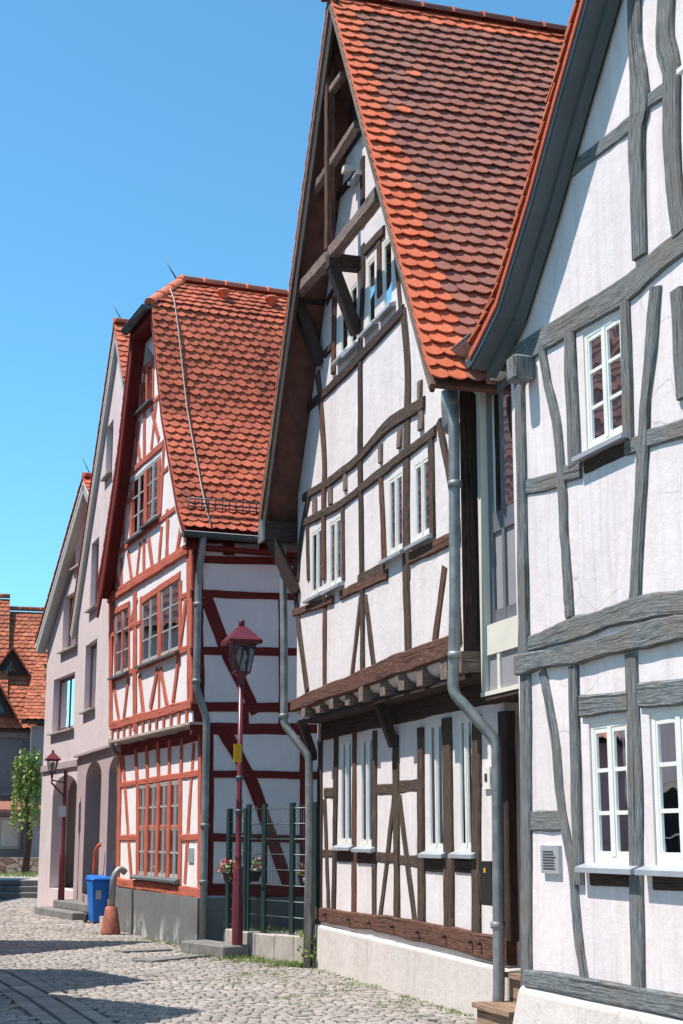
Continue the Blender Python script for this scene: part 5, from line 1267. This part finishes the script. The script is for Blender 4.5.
# ================================================================== lamps
def lantern(t, c, s, open_=1.0):
    """four sided lantern, c is the base where it meets the pole"""
    c = Vector(c); mb = MB(); mb.lathe(c, [(.035 * s, -.02), (.05 * s, .02), (.035 * s, .06), (.10 * s, .14 * s), (.14 * s, .17 * s)], 12); mb.build('lantern_base', M['post_red'], t)
    z0, z1 = .17 * s, .60 * s; r0, r1 = .155 * s, .25 * s
    fr = MB(); ro = math.pi / 4 + .35
    def cn(r, z, k): return c + Vector((r * math.cos(ro + k * math.pi / 2), r * math.sin(ro + k * math.pi / 2), z))
    for k in range(4):
        fr.tube([cn(r0, z0, k), cn(r1, z1, k)], .012 * s, 6); fr.tube([cn(r0, z0, k), cn(r0, z0, k + 1)], .014 * s, 6); fr.tube([cn(r1, z1, k), cn(r1, z1, k + 1)], .016 * s, 6)
    lf = fr.build('lantern_frame', M['post_red'], t)
    for k in range(4):
        g = MB(); g.face([g.vert(cn(r0, z0, k)), g.vert(cn(r0, z0, k + 1)), g.vert(cn(r1, z1, k + 1)), g.vert(cn(r1, z1, k))]); g.build('pane', M['lamp_glass'], lf)
    r = MB(); r.lathe(c, [(.36 * s, .60 * s), (.37 * s, .655 * s), (.345 * s, .665 * s), (.10 * s, .86 * s), (.06 * s, .875 * s)], 4, smooth=False, rot=ro); r.lathe(c, [(.045 * s, .86 * s), (.045 * s, .96 * s), (.03 * s, .98 * s)], 8); r.build('lamp_roof', M['post_red'], t)
    b = MB(); b.lathe(c, [(.05 * s, .17 * s), (.05 * s, .3 * s), (.085 * s, .42 * s), (.07 * s, .5 * s), (.03 * s, .55 * s)], 12); b.build('bulb', M['curtain'], t)
    b = MB()
    for k in range(3):
        a_ = k * 2.1; b.tube([c + Vector((.07 * s * math.cos(a_), .07 * s * math.sin(a_), .2 * s)), c + Vector((.12 * s * math.cos(a_ + 1), .12 * s * math.sin(a_ + 1), .57 * s))], .012 * s, 6)
    b.build('burner', M['black'], t)
lb = ground(237, 958); zt_ = EYE + (836 - 686) / 1500 * 21.3
# pole height from the pixel of the lantern base
def zat(px, p):                     # height of the pixel above a ground point
    r = ray(*px); t = p.y / r.y; return EYE + r.z * t
la = thing('street_lamp', lb, 'burgundy street lamp with yellow tag in front of the mesh fence', 'street lamp', 'burgundy street lamps')
zl = zat((240, 684), lb)
mb = MB(); mb.lathe(lb, [(.075, -.02), (.075, .02), (.07, 1.15), (.062, 1.18), (.045, 1.22), (.045, 1.3), (.055, 1.32), (.04, 1.34), (.042, 2.05), (.05, 2.07), (.038, 2.1), (.034, zl)], 14); mb.build('pole', M['post_red'], la)
for zz in (1.9, 2.35): mb = MB(); mb.lathe(lb + Vector((0, 0, zz)), [(.04, 0), (.055, .01), (.055, .05), (.04, .06)], 12); mb.build('pole_band', M['zinc_dark'], la)
lantern(la, lb + Vector((0, 0, zl)), .92)
zy = zat((236, 753), lb); mb = MB(); FY = Frame((lb.x, lb.y), (math.cos(.5), math.sin(.5)), (math.sin(.5), -math.cos(.5))); mb.box(FY, -.115, .0, zy - .13, zy + .12, .045, .055)
yt = mb.build('sign_plate', M['yellow'], la)
l2 = ground(61, 900, .30); ld = thing('street_lamp', l2, 'small burgundy wall-side lamp on a side arm before the pink arcade', 'street lamp', 'burgundy street lamps')
zp = zat((61, 764), l2)
mb = MB(); mb.lathe(l2, [(.07, -.02), (.065, .9), (.045, .95), (.04, zp - .45), (.03, zp - .40)], 12); mb.build('pole', M['post_red'], ld)
z2 = zat((47, 770), l2); ua2 = Vector((-.29, 0, 0)); c2 = l2 + ua2 + Vector((0, 0, z2 - .45))
mb = MB(); mb.tube([l2 + Vector((0, 0, z2 - .45 - .42)), c2 + Vector((0, 0, -.12)), c2 + Vector((0, 0, .0))], .02, 8); mb.tube([l2 + Vector((0, 0, z2 - .45 - .12)), c2 + Vector((0, 0, -.06))], .014, 8); mb.build('arm', M['post_red'], ld)
lantern(ld, c2, .58)
mb = MB(); FYn = Frame((l2.x, l2.y), (1, 0), (0, -1)); zz = zat((60, 812), l2); mb.box(FYn, -.12, .04, zz - .10, zz + .12, .045, .055); mb.build('sign_plate', M['plaque'], ld)

# ================================================================== blue bin
bb = ground(97, 924); bn = thing('wheelie_bin', bb, 'blue wheelie bin beside the stone steps', 'bin')
FBn = Frame((bb.x + .02, bb.y + .22), (.93, .37), (.37, -.93)); 
mb = MB(); mb.hexa([FBn.P(-.18, .03, -.2), FBn.P(.18, .03, -.2), FBn.P(.18, .03, .2), FBn.P(-.18, .03, .2), FBn.P(-.23, .80, -.27), FBn.P(.23, .80, -.27), FBn.P(.23, .80, .26), FBn.P(-.23, .80, .26)])
o = mb.build('body', M['bin_blue'], bn); mo = o.modifiers.new('b', 'BEVEL'); mo.width = .025; mo.segments = 2
mb = MB(); mb.hexa([FBn.P(-.25, .79, -.30), FBn.P(.25, .79, -.30), FBn.P(.25, .79, .30), FBn.P(-.25, .79, .30), FBn.P(-.22, .88, -.28), FBn.P(.22, .88, -.28), FBn.P(.20, .84, .27), FBn.P(-.20, .84, .27)])
o = mb.build('lid', M['bin_blue'], bn); mo = o.modifiers.new('b', 'BEVEL'); mo.width = .02; mo.segments = 2
for s2 in (-1, 1):
    mb = MB(); mb.tube([FBn.P(s2 * .2, .1, -.24), FBn.P(s2 * .25, .1, -.24)], .1, 14); mb.build('wheel', M['black'], bn)
mb = MB(); mb.box(FBn, -.15, -.05, .45, .62, .235, .245); mb.build('sticker', M['plaque'], bn)
mb = MB(); mb.tube([FBn.P(-.2, .82, -.34), FBn.P(.2, .82, -.34)], .015, 6); mb.build('handle', M['bin_blue'], bn)

# ================================================================== cellar slabs, weeds, greenery
for (pa_, pb_, lab) in (((118, 953), (168, 951), 'flat stone cover strip in the cobbles under the grey plinth, farther'), ((142, 963), (199, 957), 'flat stone cover strip in the cobbles under the grey plinth, nearer')):
    a_ = ground(*pa_); b_ = ground(*pb_); d = (b_ - a_).normalized(); n_ = Vector((-d.y, d.x, 0)) * .17
    mb = MB(); mb.hexa([q + Vector((0, 0, -.02)) for q in (a_ - n_, b_ - n_, b_ + n_, a_ + n_)] + [q + Vector((0, 0, .034)) for q in (a_ - n_, b_ - n_, b_ + n_, a_ + n_)]); tag(mb.build('cover_slab', M['stone']), lab, 'slab', 'cover slabs in the cobbles')
def blades(mb, c, h, n, spread):
    for _ in range(n):
        b_ = Vector((c[0] + random.gauss(0, spread), c[1] + random.gauss(0, spread), c[2])); a_ = random.random() * 6.28; hh = h * random.uniform(.4, 1.1); w_ = Vector((math.cos(a_), math.sin(a_), 0)) * .006
        lean = Vector((random.gauss(0, .35), random.gauss(0, .35), 1)) * hh
        mb.face([mb.vert(b_ - w_), mb.vert(b_ + w_), mb.vert(b_ + w_ * .6 + lean * .6), mb.vert(b_ + lean)])
mb = MB()
for k in range(120):
    t = random.random() ** 1.5; p = FK.P(-.1 + t * 2.9, .0, random.choice((.03, .06, .1, .2, .35)) + abs(random.gauss(0, .12))); blades(mb, p, .07, 16, .05)
for k in range(70): p = FK.P(random.uniform(-.1, 2.5), .27 if random.random() < .6 else .33, -.24 - abs(random.gauss(0, .12))); blades(mb, p, .09, 14, .05)
for k in range(40): p = FR.P(random.uniform(-.1, 2.6), .0, .05 + abs(random.gauss(0, .05))); blades(mb, p, .05, 9, .04)
for k in range(60): p = FB.P(random.uniform(-.8, 5.3), .0, .05 + abs(random.gauss(0, .05))); blades(mb, p, .04, 8, .03)
for px in ((120, 922), (135, 938), (280, 975), (355, 988), (395, 1005), (425, 1012), (320, 985), (300, 1000), (250, 975), (230, 985), (95, 935), (150, 930)):
    p = ground(*px)
    for k in range(12): blades(mb, p + Vector((random.gauss(0, .18), random.gauss(0, .35), 0)), .035, 12, .06)
tag(mb.build('weeds', M['grass']), kind='stuff')
lp = ground(309, 968); wp = thing('weed_plant', lp, 'leafy green weed growing at the foot of the brown house downpipe', 'plant'); mb = MB()
for k in range(110):
    p = lp + Vector((random.gauss(0, .09), random.gauss(-.02, .09), random.uniform(.02, .38))); a_ = Vector((random.gauss(0, 1), random.gauss(0, 1), random.gauss(0, .5))).normalized(); b_ = a_.cross(Vector((random.gauss(0, .4), random.gauss(0, .4), 1))).normalized(); s = random.uniform(.025, .05)
    mb.face([mb.vert(p + a_ * s * 1.4), mb.vert(p + b_ * s * .6), mb.vert(p - a_ * s), mb.vert(p - b_ * s * .6)])
mb.build('leaves', M['leaf'], wp); mb = MB()
for k in range(5): mb.tube([lp, lp + Vector((random.gauss(0, .06), random.gauss(0, .06), .35))], .005, 5)
mb.build('stem', M['leaf'], wp)
# weeping tree by the distant house
tc = ground(30, 880, .45); tc = Vector((-.2 * 46 - .35, 46.5, .45)); wt = thing('weeping_tree', tc, 'small weeping tree with light green hanging foliage before the distant house', 'tree')
mb = MB(); mb.tube([tc, tc + Vector((.1, 0, 1.2)), tc + Vector((-.05, 0, 2.3)), tc + Vector((.1, 0, 3.4))], [.12, .09, .07, .04], 8)
for k in range(7):
    a_ = k * .9; mb.tube([tc + Vector((0, 0, 2.3 + k * .12)), tc + Vector((.4 * math.cos(a_), .4 * math.sin(a_), 3.2)), tc + Vector((.75 * math.cos(a_), .75 * math.sin(a_), 3.0))], [.04, .025, .012], 6)
mb.build('trunk', M['dark'], wt)
mb = MB()
for k in range(60):
    a_ = random.random() * 6.28; rr = .50 * math.sqrt(random.random()); top = 3.70 - rr * rr * 1.2 + random.uniform(-.3, .15); ln = random.uniform(.7, 2.2); x, y = rr * math.cos(a_), rr * math.sin(a_)
    z = top
    while z > top - ln:
        p = tc + Vector((x + random.gauss(0, .04), y + random.gauss(0, .04), z)); d1 = Vector((random.gauss(0, 1), random.gauss(0, 1), random.gauss(-.6, .4))).normalized() * .08; d2 = d1.cross(Vector((random.gauss(0, 1), random.gauss(0, 1), random.gauss(0, 1)))).normalized() * .035
        mb.face([mb.vert(p + d1), mb.vert(p + d2), mb.vert(p - d1), mb.vert(p - d2)]); z -= .055
mb.build('crown', M['leaf_light'], wt)
# creeper on the far pink house corner
c = FO.P(ow + .05, FO.inv((42, 672), 0)[1], -.3); cr = thing('climbing_plant', c, 'green creeper spilling beside the left pink house corner', 'plant'); mb = MB()
for k in range(160):
    p = c + Vector((random.gauss(-.1, .12), random.gauss(.2, .2), random.uniform(-.7, .5))); d1 = Vector((random.gauss(0, 1), random.gauss(0, 1), random.gauss(-.3, .6))).normalized() * .09; d2 = d1.cross(Vector((random.gauss(0, 1), random.gauss(0, 1), random.gauss(0, 1)))).normalized() * .05
    mb.face([mb.vert(p + d1), mb.vert(p + d2), mb.vert(p - d1), mb.vert(p - d2)])
mb.build('leaves', M['leaf'], cr)
mb = MB()
for k in range(2500): blades(mb, (random.uniform(-22, -7), random.uniform(43.5, 47.2), .45), .15, 3, .2)
tag(mb.build('grass', M['grass']), kind='stuff')
